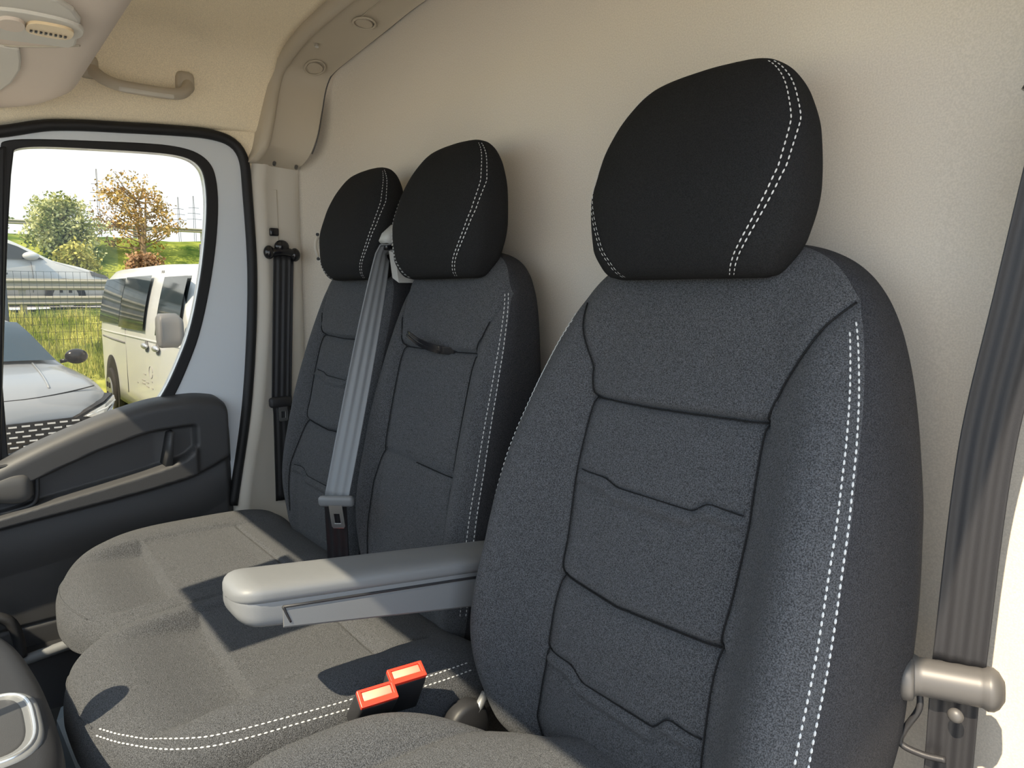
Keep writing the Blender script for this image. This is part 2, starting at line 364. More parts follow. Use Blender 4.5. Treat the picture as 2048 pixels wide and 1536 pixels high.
ro = [(y+dy, z+dz) for (y, z), (dy, dz) in zip(win, [(-.03, -.03), (-.025, .013), (-.02, .016), (0, .017), (0, .018), (0, .022), (.008, .022), (.018, .02), (.026, .015), (.030, .008), (.030, 0), (.030, -.003), (.028, -.005), (.026, -.008), (.026, -.01), (.026, -.012), (.026, -.014), (.026, -.016), (.02, -.03)])]
win, ro = chaikin(win), chaikin(ro)
plate('door_frame', outl, [win, quar], -.985, -.948, 'paint', door, bev=.006)
plate('window_rubber', ro, [win], -.952, -.9445, 'rubber', door, bev=.003)
plate('window_divider', [(-.758, 1.33), (-.832, .46), (-.885, .46), (-.805, 1.31)], [], -.975, -.935, 'rubber', door, bev=.006)
gp = plate('window_pane', [(y-.004*(0), z) for y, z in win], [], -.969, -.965, 'glass', door)
plate('quarter_pane', quar, [], -.969, -.965, 'glass', door)
# rounded painted return of the door frame, inside the seal
def inset(loop, d):
    L = np.array(loop); n = len(L); o = []
    for i in range(n):
        t = L[(i+1) % n]-L[i-1]; t /= np.linalg.norm(t); o.append(L[i]+d*np.array([-t[1], t[0]]))
    return np.array(o)
path = spline(np.array(outl[2:-1]), 160)
tube('door_seal', [(-.944, y+.004, z+.002) for y, z in path], .0135, 'rubber', door, 12)
ins = spline(np.array(outl[4:-1]), 140)
# raised pressed rib along the window frame
rib = [( -.36-.0, 0)]
# moulded inner panel: height field over (y, z)
zs = cub([-1.30, -1.0, -.824, -.724, -.584, -.48, -.40, -.345, -.318, -.303, -.297], [.44, .53, .612, .656, .706, .729, .733, .726, .708, .672, .60])
zl = cub([-1.3, -.836, -.719, -.514, -.43, -.39], [.41, .487, .508, .545, .568, .60]); zb = cub([-1.3, -.836, -.424, -.36, -.3], [.39, .452, .508, .53, .56])
ny, nzv = 260, 190; Y = np.linspace(-1.30, -.297, ny); V = np.zeros((ny, nzv, 3))
for i, y in enumerate(Y):
    top = float(zs(y)); z = top-(top-.02)*np.linspace(0, 1, nzv)**1.0
    dt = top-z; l0, b0 = float(zl(y)), float(zb(y))
    h = .055*(1-(1-np.clip(dt/.035, 0, 1))**2.4)**(1/2.4)                       # rounded shoulder
    pend = sst(-.392, -.404, y)                                                   # pocket ends before the rear edge
    pk = sst(top-.076, top-.086, z)*sst(l0+.000, l0+.008, z)*pend
    depth = .036-.012*sst(-.50, -.44, y)+.022*np.exp(-((y+.462)/.008)**2)*0
    h = h-pk*depth
    led = sst(l0+.003, l0-.004, z)*sst(b0-.004, b0+.012, z)
    h = h+led*.012*pend
    rear_l = sst(b0-.004, b0+.02, z)
    low = sst(b0+.012, b0-.006, z)
    h = h*(1-low)+low*(.018+.008*np.sin(np.clip((b0-z)/.12, 0, 1)*3.0))
    edge = sst(-.297, -.318, y); h = h*edge
    groove = .004*np.exp(-((z-.20-.03*(y+.8))/.004)**2); h = h-groove
    V[i] = np.stack([np.full(nzv, -.949)+h, np.full(nzv, y), z], -1)
o = mesh_obj('door_panel', V.reshape(-1, 3), gridfaces(ny, nzv, False), 'doorp', door); fixn(o)
# release handle, pocket divider, door-pocket rim
hb = thing('tmp', None, None); bpy.data.objects.remove(hb)
S = []
for y, hz, th in zip(np.linspace(-.86, -.765, 12), [.018, .022, .025, .028, .030, .032, .034, .035, .035, .034, .030, .02], [.012]*10+[.010, .004]):
    cx, cz = -.905+.004*math.sin((y+.86)*20), .548+.02*(y+.81)
    xx, zz = supercurve(3, 1, 1, 24); S.append([(cx+a*th, y, cz+b*hz) for a, b in zip(xx, zz)])
fixn(loft('release_handle', S, 'greydark', door))
tube('handle_bezel', spline([(-.908, -.87, .598), (-.905, -.79, .602), (-.903, -.762, .590), (-.902, -.756, .55), (-.903, -.765, .508), (-.905, -.80, .497), (-.907, -.87, .487)], 50), .005, 'black', door, 8)
fixn(loft('pocket_fin', [[(-.935, -.470, .640), (-.935, -.455, .648), (-.893, -.452, .640), (-.898, -.462, .638)], [(-.935, -.486, .555), (-.935, -.460, .560), (-.886, -.462, .556), (-.893, -.478, .552)]], 'doorp', door))
tube('pocket_rim', spline([(-.85, -1.05, .135), (-.85, -.84, .150), (-.85, -.70, .166), (-.85, -.55, .18)], 20), .013, 'grey', door, 10)
tube('pocket_loop', spline([(-.87, -.93, .268), (-.85, -.87, .275), (-.845, -.835, .255), (-.845, -.822, .215), (-.847, -.818, .165)], 30), .012, 'black', door, 10)
fixn(loft('door_pocket', [[(-.945, y, .02), (-.945, y, .15), (-.86, y, .15), (-.84, y, .02)] for y in (-1.25, -.36)], 'black', door, smooth=False))

# ---- windscreen, dash and front shell (out of frame, they shade the cab)
ws = plate('window_1', [(-.86, 0), (.86, 0), (.78, 1), (-.78, 1)], [], 0, .006, 'wglass', None, 'z')
ws.data.transform(Matrix(((1, 0, 0, 0), (0, .55, 0, -1.755), (0, .66, 1, .80), (0, 0, 0, 1))))
struct(ws, 'clear windscreen sloping down to the dashboard', 'windscreen')
S = []
for x in np.linspace(-.95, .95, 40):
    S.append([(x, y, z) for y, z in spline([(-1.78, .78), (-1.5, .80), (-1.30, .76), (-1.22, .68), (-1.20, .55), (-1.24, .35), (-1.35, .10), (-1.78, .0)], 40)])
dash = fixn(loft('dashboard', S, 'black')); tag(dash, 'black moulded dashboard below the windscreen', 'dashboard')
S = []
for x in np.linspace(-.93, .93, 60):
    kx = max(0, abs(x)-.62)/.31; rr = .17*(1-math.sqrt(max(0, 1-kx**2)))
    rear = -.648-.0-rr
    S.append([(x, y, z) for y, z in spline([(-1.165, 1.405), (-1.05, 1.400), (-.9, 1.400), (rear-.05, 1.400), (rear-.015, 1.405), (rear, 1.420), (rear+.006, 1.45), (rear+.002, 1.55), (rear-.03, 1.64), (-1.0, 1.60), (-1.19, 1.46)], 60)])
cons = thing('overhead_console', 'beige moulded overhead shelf at the top left with dome lamp', 'console')
fixn(loft('shelf_body', S, 'console', cons))
# dome lamp set into the shelf underside
def rrect(cx, cy, hx, hy, n=3.5, k=40):
    a, b = supercurve(n, hx, hy, k); return [(cx+hx*p, cy+hy*q) for p, q in zip(a, b)]
plt = plate('lamp_plate', [(-.09, -.90), (-.100, -.745), (-.130, -.722), (-.164, -.709), (-.230, -.702), (-.292, -.699), (-.314, -.706), (-.333, -.797), (-.345, -.90)], [], 1.392, 1.402, 'trim_light', cons, 'z', bev=.004)
lamp = plate('lamp_bezel', rrect(-.212, -.762, .050, .062, 2.6), [], 1.387, 1.394, 'trim_light', cons, 'z', bev=.003)
plate('lamp_lens', rrect(-.213, -.743, .031, .030, 3.0), [], 1.383, 1.389, 'lens', lamp, 'z', bev=.002)
plate('lamp_switch', rrect(-.215, -.790, .028, .016, 2.4), [], 1.382, 1.389, 'console', lamp, 'z', bev=.002)
for i in range(8): box('lamp_slot', (-.222, -.766+i*.0062, 1.3825), (.007, .0032, .003), 'gloss_black', lamp)
tube('panel_seam', spline([(-.405, -.90, 1.399), (-.387, -.794, 1.399), (-.350, -.735, 1.399), (-.313, -.691, 1.400)], 30), .0025, 'trim', cons, 6)
plate('side_flap', [(-.39, -.95), (-.382, -.767), (-.45, -.760), (-.513, -.757), (-.62, -.763), (-.72, -.78), (-.78, -.82), (-.80, -.95)], [], 1.394, 1.402, 'trim_light', cons, 'z', bev=.004)
pod = tag(fixn(loft('sensor_pod', [[(-.18, -1.20, 1.435), (-.18, -1.195, 1.395), (-.17, -1.31, 1.285), (-.17, -1.325, 1.305)], [(.16, -1.20, 1.435), (.16, -1.195, 1.395), (.15, -1.31, 1.285), (.15, -1.325, 1.305)]], 'black')), 'black sensor housing at the top centre of the windscreen', 'sensor')

# grab handle over the far door
gh = thing('grab_handle', 'beige fold-down grab handle on the ceiling above the far door', 'handle')
tube('grip', spline([(-.915, -.592, 1.53), (-.892, -.585, 1.515), (-.868, -.566, 1.492), (-.858, -.54, 1.481), (-.856, -.50, 1.478), (-.856, -.44, 1.478), (-.858, -.405, 1.482), (-.868, -.385, 1.495), (-.892, -.375, 1.517), (-.915, -.372, 1.53)], 60), .0135, 'trim', gh, 12)
for y in (-.590, -.378): box('mount', (-.902, y, 1.522), (.04, .042, .05), 'trim', gh, .012)
box('grip_cover', (-.849, -.478, 1.471), (.012, .12, .010), 'trim_light', gh, .003)
# small hook bracket on the rear wall
hk = thing('wall_bracket', 'small white metal bracket on the rear wall beside the far headrest', 'bracket')
tube('strap', spline([(-.893, -.038, 1.16), (-.886, -.050, 1.15), (-.884, -.056, 1.13), (-.886, -.050, 1.108), (-.893, -.038, 1.098)], 24), .0045, 'trim_light', hk)
for z in (1.163, 1.095): disc('bolt', (-.888, -.042, z), (.5, -1, 0), .009, .008, 'trim_light', hk); disc('bolt_head', (-.886, -.047, z), (.5, -1, 0), .0045, .005, 'black', hk)

# ================================================================== SEATS
def backshape(x0, hw, yf, yb, bol, n=3.2):
    def front(x, z):
        r = np.clip(np.abs(x-x0)/hw(z), 0, .9999); d = (1-r**n)**(1/n); ym = (yf(z)+yb(z))/2
        return ym-d*(ym-(yf(z)-bol(r, z)))
    return front
def back_mesh(name, parent, m, x0, hw, yf, yb, bol, z, cnt=300, n=3.2, disp=None, seg=None):
    cx, cy = supercurve(n, .25, .09, cnt); S = []
    for zz in z:
        h = float(hw(zz)); a, b = float(yf(zz)), float(yb(zz)); ym = (a+b)/2; r = np.abs(cx)
        yy = np.where(cy > 0, ym-cy*(ym-(a-bol(r, zz))), ym-cy*(b-ym))
        X = x0+cx*h; D = np.zeros_like(X)
        if disp is not None: D = disp(X, np.full_like(X, zz))*sst(.15, .45, cy)
        S.append(np.stack([X, yy+D, np.full_like(X, zz)], -1))
    o = fixn(loft(name, S, m, parent))
    if seg:
        o.data.materials.append(M['fabric_outer']); k = len(z)-1; r2 = np.abs((cx+np.roll(cx, -1))/2); dk = ((r2 > seg) | (cy < 0)).astype(int)
        o.data.polygons.foreach_set('material_index', np.concatenate([np.tile(dk, k), [1, 1]]).astype(np.int32))
    return o
def wavy(x0, hwid, z, drop):
    """embossed line with two kinks"""
    return [(x0-hwid, z), (x0-hwid*.62, z-.002), (x0-hwid*.45, z-drop), (x0+hwid*.50, z-drop-.002), (x0+hwid*.64, z+.001), (x0+hwid, z-.003)]
def seam_disp(hard, soft, lines, panel=None):
    """hard: grooves, soft: overhanging horizontal tucks, lines: embossed ridges"""
    def f(X, Z):
        g = np.zeros_like(X)
        for L in hard:
            d = polydist(X, Z, L); g += .0040*np.exp(-(d/.0034)**2)+.0040*np.exp(-(d/.012)**2)
        for L in soft:
            d = polydist(X, Z, L); zl_ = np.interp(X, [p[0] for p in L], [p[1] for p in L]); s = Z-zl_
            g += .0100*np.exp(-(d/.0038)**2)+.006*np.exp(-(d/.018)**2)*(s < 0)+.004*np.exp(-(d/.010)**2)*(s >= 0)-.0035*np.exp(-((s-.022)/.020)**2)*(X > L[0][0]-.01)*(X < L[-1][0]+.01)
        for L in lines:
            d = polydist(X, Z, L); zl_ = np.interp(X, [p[0] for p in L], [p[1] for p in L]); s = Z-zl_
            inx = (X > L[0][0])*(X < L[-1][0])
            g += (.0070*np.exp(-(d/.0030)**2)-.0045*np.exp(-((s+.009)/.006)**2)*inx+.0030*np.exp(-((s+.020)/.0035)**2)*inx)
        return g
    return f
def head_profiles(zc, yo, sc=1.0):
    z = zc+sc*np.array([-.128, -.125, -.112, -.085, -.03, .03, .07, .10, .118, .126, .130])
    hw = cub(z, sc*np.array([.108, .122, .134, .148, .157, .150, .135, .114, .091, .067, .034]))
    yf = cub(z, yo+np.array([-.030, -.045, -.059, -.068, -.067, -.051, -.034, -.016, -.002, .009, .018]))
    yb = cub(z, yo+np.array([.000, .012, .026, .040, .050, .052, .051, .047, .040, .033, .024]))
    return z, hw, yf, yb
def headrest(parent, x0, zc, yo, sc=1.0, name='headrest'):
    z, hw, yf, yb = head_profiles(zc, yo, sc); zz = np.r_[z[0], np.linspace(z[0]+.0008, z[0]+.02, 8), np.linspace(z[0]+.024, z[-1]-.022, 60), np.linspace(z[-1]-.02, z[-1], 14)]
    bol = lambda r, q: -.004*r**2
    h = back_mesh(name, parent, 'fabric_dark', x0, hw, yf, yb, bol, zz, 170, 3.3,
                  disp=lambda X, Z: .003*np.exp(-((np.abs(X-x0)/hw(Z)-edge(Z, z))/.012)**2)*(Z > z[0]+.004))
    fr = backshape(x0, hw, yf, yb, bol, 3.3)
    for s in (-1, 1):
        for off in (-.026, .016):
            q = np.linspace(z[0]+.003, z[-1]-.012, 120); r = np.clip(edge(q, z)+off*(1+0*q), 0, .985)
            P = np.stack([x0+s*r*hw(q), fr(x0+s*r*hw(q), q)-.0004, q], -1)
            N = np.stack([s*np.full_like(q, .6), np.full_like(q, -.8), 0*q], -1)
            stitches('stitching', P, N, h)
    return h
def edge(q, z):
    """where the front panel of a headrest meets the side panel, as a fraction of half width"""
    t = (q-z[0])/(z[-1]-z[0]); return np.interp(t, [0, .1, .25, .45, .65, .85, 1], [.68, .71, .80, .915, .968, .968, .95])

def posts(parent, x0, y, z0, z1):
    for s in (-1, 1):
        tube('headrest_post', [(x0+s*.072, y, z0), (x0+s*.072, y, (z0+z1)/2), (x0+s*.072, y, z1)], .0065, 'steel', parent, 10)
        box('post_guide', (x0+s*.072, y, z0+.014), (.03, .026, .018), 'greylight', parent, .004)

def seam_tubes(parent, lines, fr, disp, r=.0011):
    for L in lines:
        P = []
        for (ax, az), (bx_, bz2) in zip(L[:-1], L[1:]):
            k = max(2, int(math.hypot(bx_-ax, bz2-az)/.006))
            P += [(ax+(bx_-ax)*t, az+(bz2-az)*t) for t in np.linspace(0, 1, k, endpoint=False)]
        P.append(L[-1]); P = np.array(P); P[1:-1] = (P[:-2]+P[1:-1]*2+P[2:])/4
        x, z = P[:, 0], P[:, 1]; y = fr(x, z)+disp(x, z)*.7-.0012
        tube('seam', np.stack([x, y, z], -1), r, 'fabric_dark', parent, 6)
# ---------------------------------------------------------------- driver seat
drv = thing('driver_seat', 'charcoal fabric driver seat in the foreground with white double stitching and folding armrest', 'seat')
X0 = .522
dz = np.array([.33, .335, .35, .40, .46, .56, .66, .76, .84, .90, .95, .985, 1.01, 1.03, 1.045, 1.055, 1.060])
dhw = cub(dz, [.150, .175, .200, .242, .262, .273, .274, .270, .259, .247, .232, .216, .198, .176, .148, .113, .070])
dyf = cub(dz, [-.250, -.262, -.275, -.300, -.302, -.290, -.262, -.238, -.212, -.192, -.176, -.164, -.153, -.143, -.133, -.122, -.112])
dyb = cub(dz, [-.200, -.180, -.160, -.12, -.09, -.075, -.070, -.070, -.070, -.070, -.070, -.071, -.072, -.075, -.080, -.086, -.095])
bolz = cub([.33, .42, .55, .66, .80, .92, 1.0, 1.06], [.010, .050, .082, .080, .060, .030, .006, 0])
dbol = lambda r, z: bolz(z)*(sst(.50, .86, r)) 
iw = .133
hard = [[(X0-.196, .985), (X0-.180, .955), (X0-iw-.012, .90), (X0-iw, .857), (X0-iw+.002, .75), (X0-iw+.012, .62), (X0-iw+.010, .50), (X0-iw-.005, .42), (X0-iw+.02, .35)],
        [(X0+.200, .990), (X0+.180, .965), (X0+iw+.014, .90), (X0+iw, .857), (X0+iw+.008, .75), (X0+iw, .62), (X0+iw, .50), (X0+iw+.005, .42), (X0+iw-.02, .35)]]
soft = [[(X0-iw, .857), (X0-.03, .854), (X0+iw, .857)], [(X0-iw+.012, .622), (X0-.02, .612), (X0+iw, .618)]]
lines = [wavy(X0+.004, iw-.006, .762, .010), wavy(X0+.004, iw-.008, .523, .016)]
zg = np.r_[np.linspace(.33, .345, 6), np.linspace(.348, 1.0, 175), np.linspace(1.003, 1.058, 26), 1.0595, 1.060]
drvb = back_mesh('backrest', drv, 'fabric', X0, dhw, dyf, dyb, dbol, zg, 360, 4.0, disp=seam_disp(hard, soft, lines), seg=.955)
dfr = backshape(X0, dhw, dyf, dyb, dbol, 4.0)
seam_tubes(drvb, hard+soft, dfr, seam_disp(hard, soft, lines)); seam_tubes(drvb, lines, dfr, seam_disp(hard, soft, lines), .0008)
def back_stitch(parent, x0, hw, fr, zr, fr_rel, offs=(-.030, .030)):
    for s in (-1, 1):
        for k, off in enumerate(offs):
            q = np.linspace(zr[0], zr[1]-(.0 if off > 0 else .012), 160); r = np.clip(np.interp(q, fr_rel[0], fr_rel[1])+off, 0, .992)
            P = np.stack([x0+s*r*hw(q), fr(x0+s*r*hw(q), q)-.0006, q], -1)
            N = np.stack([s*np.full_like(q, .5), np.full_like(q, -.85), 0*q], -1)
            stitches('stitching', P, N, parent, r=.0011)
back_stitch(drvb, X0, dhw, dfr, (.36, .975), ([.36, .5, .7, .85, .98], [.940, .945, .945, .940, .925]), (-.020, .006))
headrest(drv, X0-.015, 1.146, -.140, 1.01)
posts(drv, X0-.017, -.105, 1.035, 1.085)
# cushions: loft along x of closed y-z sections
def cushion(name, parent, m, xs, yfr, yback, ztop, zbot, qend, top_add, cnt=300, n=4.2, disp=None, tuck=.03, mid=.42):
    cx, cy = supercurve(n, .26, .09, cnt); S = []
    for x in xs:
        a, b = float(yfr(x)), float(yback(x)); q = float(qend(x)); zt, zb_ = float(ztop(x)), float(zbot(x)); zm = zb_+(zt-zb_)*mid
        yc = (a+b)/2; Y_ = yc+(b-a)/2*cx; up = cy > 0
        Z_ = np.where(up, zm+cy*(zt-zm)*q, zm+cy*(zm-zb_)*(.6+.4*q))
        t = (Y_-a)/(b-a)
        Y_ = Y_+np.where(up, 0, tuck*(-cy)*(1-t))
        Z_ = Z_+np.where(up, cy*top_add(x, Y_, t)*q, 0)
        if disp is not None: Z_ = Z_-disp(np.full_like(Y_, x), Y_)*sst(.3, .7, cy)
        S.append(np.stack([np.full_like(Y_, x), Y_, Z_], -1))
    o = fixn(loft(name, S, m, parent)); return o, np.array(S), cx, cy
def qfun(x0, x1, r, p=2.4):
    return lambda x: max(.12, (1-(1-min(1, max(0, min(x-x0, x1-x))/r))**p)**(1/p))
def groove2(lines, dp=.005, wd=.004, wide=.006):
    def f(X, Y_):
        g = np.zeros_like(X)
        for L in lines: 
            d = polydist(X, Y_, L); g += dp*np.exp(-(d/wd)**2)+wide*np.exp(-(d/.022)**2)
        return g
    return f
xs = np.r_[np.linspace(.268, .294, 9), np.linspace(.298, .74, 112), np.linspace(.744, .766, 8)]
dcy = cub([.268, .277, .295, .34, .42, .52, .62, .70, .744, .759, .766], [-.56, -.62, -.68, -.745, -.785, -.80, -.785, -.745, -.68, -.62, -.56])
o, dS, _, _ = cushion('cushion', drv, 'fabric', xs, dcy, cub([.268, .29, .32, .36, .40, .44, .50, .766], [-.545, -.49, -.43, -.38, -.33, -.29, -.22, -.22]), lambda x: .458, lambda x: .27, qfun(.264, .770, .055),
    lambda x, y, t: .016*np.exp(-((abs(x-X0)-.19)/.05)**2)-.010*np.exp(-((x-X0)/.13)**2)*sst(.1, .4, t), 300, 3.6,
    groove2([[(X0-.135, -.24), (X0-.14, -.60), (X0-.10, -.66), (X0+.10, -.66), (X0+.14, -.60), (X0+.135, -.24)]]))
box('seat_base', (X0, -.46, .15), (.40, .44, .30), 'black', drv, .03)
# reclining lever + hinge cover between the seats
disc('hinge_cover', (.262, -.332, .362), (1, 0, 0), .036, .03, 'black', drv, 28, .008)
tube('recline_lever', [(.268, -.343, .340), (.270, -.325, .372), (.272, -.303, .405)], .0065, 'chrome', drv, 8)
# folding armrest on the inner side
arm = thing('armrest', None, None); arm.parent = drv
def armsec(y, x0, x1, z0, z1, n=4, k=56):
    a, b = supercurve(n, 1, 1, k); return [((x0+x1)/2+(x1-x0)/2*p, y, (z0+z1)/2+(z1-z0)/2*q) for p, q in zip(a, b)]
S = []; S2 = []
ya = np.r_[-.648, -.6477, -.6465, -.644, -.640, -.634, -.625, -.615, np.linspace(-.60, -.22, 24)]
for y in ya:
    e = (y+.648); q = (1-(1-min(1, e/.035))**2.6)**(1/2.6); t = (y+.66)/.42
    zt, zb_ = .648-.050*t, .590-.076*t; zm = (zt+zb_)/2+.004; q = max(q, .05)
    S.append(armsec(y, .195-.043*q, .195+.043*q, zm-(zm-zb_)*q, zm+(zt-.012-zm)*q))
    S2.append(armsec(y, .195-.046*q, .195+.046*q, zm+(zt-.030-zm)*q, zm+(zt-zm)*q, 3.0))
fixn(loft('armrest_body', S, 'grey', arm)); fixn(loft('armrest_pad', S2, 'grey', arm))
side = []
for y in np.linspace(-.592, -.225, 14):
    t = (y+.66)/.42; zt, zb_ = .614-.050*t, .590-.076*t+.002
    k = max(0, min(1, (y+.592)/.02))
    side.append([(.2365, y+.02*(1-1), zb_), (.2395, y, zb_+.003), (.2395, y, zt-.003), (.2365, y, zt)])
fixn(loft('armrest_side_cover', side, 'grey', arm, smooth=False))
tube('cover_gap', [(.2390, y, .6165-.050*((y+.66)/.42)) for y in np.linspace(-.592, -.225, 10)], .0018, 'black', arm, 6)
tube('cover_gap', spline([(.2390, -.592, .609), (.2392, -.588, .598), (.2388, -.583, .586)], 10), .0018, 'black', arm, 6)

# ---------------------------------------------------------------- double bench seat
ben = thing('bench_seat', 'charcoal double passenger bench seat with two headrests against the pale wall', 'seat')
bz_ = np.array([.37, .375, .39, .43, .50, .60, .70, .80, .88, .94, .985, 1.02, 1.04, 1.055, 1.067, 1.074, 1.078])
def benchback(x0, hwm, tbl):
    hw = cub(bz_, np.array([.62, .72, .79, .89, .96, 1.0, 1.0, .985, .955, .92, .875, .80, .73, .64, .51, .36, .20])*hwm)
    yf = cub(bz_, [-.215, -.228, -.240, -.252, -.250, -.238, -.218, -.196, -.176, -.160, -.147, -.136, -.127, -.118, -.110, -.102, -.095])
    yb = cub(bz_, [-.17, -.15, -.13, -.09, -.065]+[-.056]*7+[-.058, -.061, -.066, -.072, -.080])
    bl = cub([.37, .46, .58, .72, .86, .98, 1.08], [.004, .022, .036, .032, .020, .006, 0]); bol = lambda r, z: bl(z)*sst(.52, .86, r)
    iw_ = .126 if tbl else .118
    if tbl:
        hd = [[(x0-.165, 1.0), (x0-.155, .95), (x0-iw_, .892), (x0-iw_, .69), (x0-iw_-.012, .62), (x0-iw_-.016, .45)], [(x0+.175, 1.0), (x0+.15, .95), (x0+iw_, .892), (x0+iw_, .68), (x0+iw_+.006, .60), (x0+iw_+.010, .45)],
              [(x0-iw_, .685), (x0, .682), (x0+iw_, .676)]]
        so = [[(x0-iw_, .892), (x0, .890), (x0+iw_, .893)]]; ln = []
    else:
        hd = [[(x0-.15, 1.0), (x0-.145, .95), (x0-iw_, .897), (x0-iw_-.002, .80), (x0-iw_, .69), (x0-iw_-.03, .58), (x0-iw_-.03, .46)], [(x0+.16, 1.0), (x0+.145, .95), (x0+iw_, .897), (x0+iw_, .69), (x0+iw_, .46)]]
        so = [[(x0-iw_, .897), (x0, .893), (x0+iw_, .896)], [(x0-iw_, .69), (x0, .682), (x0+iw_, .688)]]
        ln = [wavy(x0+.004, iw_-.006, .813, .009), wavy(x0-.008, iw_+.012, .578, .015)]
    zz = np.r_[np.linspace(.37, .386, 6), np.linspace(.39, 1.03, 140), np.linspace(1.033, 1.076, 20), 1.0775, 1.078]
    b = back_mesh('backrest', ben, 'fabric', x0, hw, yf, yb, bol, zz, 300, 4.2, disp=seam_disp(hd, so, ln), seg=.962)
    fr_ = backshape(x0, hw, yf, yb, bol, 4.2); seam_tubes(b, [h[1:] for h in hd]+so, fr_, seam_disp(hd, so, ln), .001); seam_tubes(b, ln, fr_, seam_disp(hd, so, ln), .0008)
    return b, hw, fr_
b1, hw1, f1 = benchback(-.478, .212, False)
b2, hw2, f2 = benchback(-.066, .212, True)
for s, bb, hwx, frx, x0 in ((1, b2, hw2, f2, -.066), (-1, b1, hw1, f1, -.478)):
    for off in (-.018, .010):
        q = np.linspace(.45, 1.005, 160); r = np.clip(np.interp(q, [.45, .7, .9, 1.0], [.95, .955, .955, .945])+off, 0, .99)
        P = np.stack([x0+s*r*hwx(q), frx(x0+s*r*hwx(q), q)-.0005, q], -1); N = np.stack([s*np.full_like(q, .5), np.full_like(q, -.85), 0*q], -1)
        stitches('stitching', P, N, bb)
headrest(ben, -.440, 1.152, -.128, .97); headrest(ben, -.080, 1.152, -.128, .985)
posts(ben, -.088, -.092, 1.055, 1.095); posts(ben, -.460, -.092, 1.055, 1.095)
# pull strap on the fold-down table
ribbon('pull_strap', spline([(-.010, -.160, .893), (-.030, -.186, .898), (-.065, -.204, .910), (-.100, -.212, .926)], 16), (.2, -.2, 1), np.linspace(.012, .005, 16), .002, 'gloss_black', b2)
ribbon('pull_strap', spline([(-.020, -.160, .890), (-.045, -.186, .893), (-.080, -.202, .904), (-.112, -.208, .920)], 16), (.2, -.2, 1), np.linspace(.010, .004, 16), .002, 'gloss_black', b2)
# bench cushion
xs = np.r_[np.linspace(-.852, -.83, 8), np.linspace(-.825, .20, 205), np.linspace(.204, .237, 16)]
bcy = cub([-.852, -.845, -.82, -.76, -.68, -.58, -.48, -.40, -.35, -.31, -.27, -.22, -.12, -.02, .06, .12, .17, .205, .225, .237], [-.52, -.58, -.645, -.70, -.742, -.766, -.772, -.762, -.742, -.726, -.755, -.787, -.803, -.800, -.780, -.745, -.692, -.63, -.56, -.48])
seams = [[(-.685, -.30), (-.69, -.57)], [(-.355, -.30), (-.355, -.58)], [(-.225, -.30), (-.225, -.58)], [(.105, -.30), (.105, -.59)], [(-.685, -.370), (-.355, -.370)], [(-.225, -.385), (.105, -.395)]]
def btop(x, y, t):
    v = -.022*np.exp(-((x+.31)/.045)**2)*(1-.5*sst(.3, .9, t))
    c = -.52 if x < -.31 else -.06
    d = abs(x-c); ys_ = -.583-.05*(x-c)*(1 if x > -.31 else .4); ins = 1-sst(.150, .180, d)
    thigh = (1-sst(ys_-.004, ys_+.001, y))*sst(ys_-.17, ys_-.01, y)
    v = v-.030*ins*thigh-.006*ins*sst(ys_-.004, ys_+.001, y)*(1-sst(-.41, -.36, y))
    v = v+.010*np.exp(-((d-.21)/.05)**2)
    return v
def bstep(X, Y_):
    g = groove2(seams, .0045, .0035, .002)(X, Y_); return g
o, bS, bcx, bcyy = cushion('cushion', ben, 'fabric', xs, bcy, lambda x: -.215, lambda x: .432, lambda x: .24, qfun(-.860, .245, .07), btop, 460, 3.6, bstep, .13, .55)
# double stitching along the near edge of the bench cushion
def edge_path(S, xs, x_from, x_to, ang, yend):
    P = []; th = np.arctan2(bcyy, bcx); idx = int(np.argmin(np.abs(th-ang)))
    for i, x in enumerate(xs):
        if x_from <= x <= x_to: P.append(S[i, idx])
    i = int(np.argmin(np.abs(xs-x_to))); ring = S[i]; j = idx
    step = -1 if ring[(idx-1) % len(ring)][1] > ring[idx][1] else 1
    for _ in range(140):
        j = (j+step) % len(ring); P.append(ring[j])
        if ring[j][1] > yend: break
    return np.array(P)
for pts in ([(.0137, -.7707, .3977), (.0583, -.7504, .4028), (.1022, -.7221, .4077), (.1497, -.6773, .4185), (.1738, -.6331, .4244), (.1891, -.5847, .4289), (.199, -.5323, .4298), (.205, -.48, .430), (.209, -.42, .4275), (.2109, -.3537, .4237), (.2088, -.2926, .4203)],
            [(.0187, -.7748, .393), (.0693, -.7526, .3986), (.1261, -.7153, .4061), (.1651, -.6693, .412), (.1869, -.6246, .4178), (.2006, -.5757, .4217), (.2094, -.5225, .4223), (.215, -.47, .4215), (.2185, -.41, .419), (.220, -.35, .4155), (.218, -.2926, .412)]):
    P, N = snap(o, spline(pts, 220), .0003); stitches('stitching', P, N, o, r=.0010)
tube('piping', snap(o, spline([(-.262, -.779, .372), (-.1859, -.7862, .3824), (-.1215, -.789, .3889), (-.0596, -.7859, .3911), (.0004, -.7778, .3949)], 40), .0004)[0], .0014, 'fabric', o, 6)
tube('piping', snap(o, spline([(-.68, -.735, .380), (-.62, -.748, .386), (-.54, -.7545, .3916), (-.4466, -.7475, .3982), (-.38, -.734, .402)], 40), .0004)[0], .0014, 'fabric', o, 6)
box('bench_base', (-.31, -.47, .13), (1.02, .46, .255), 'black', ben, .02)
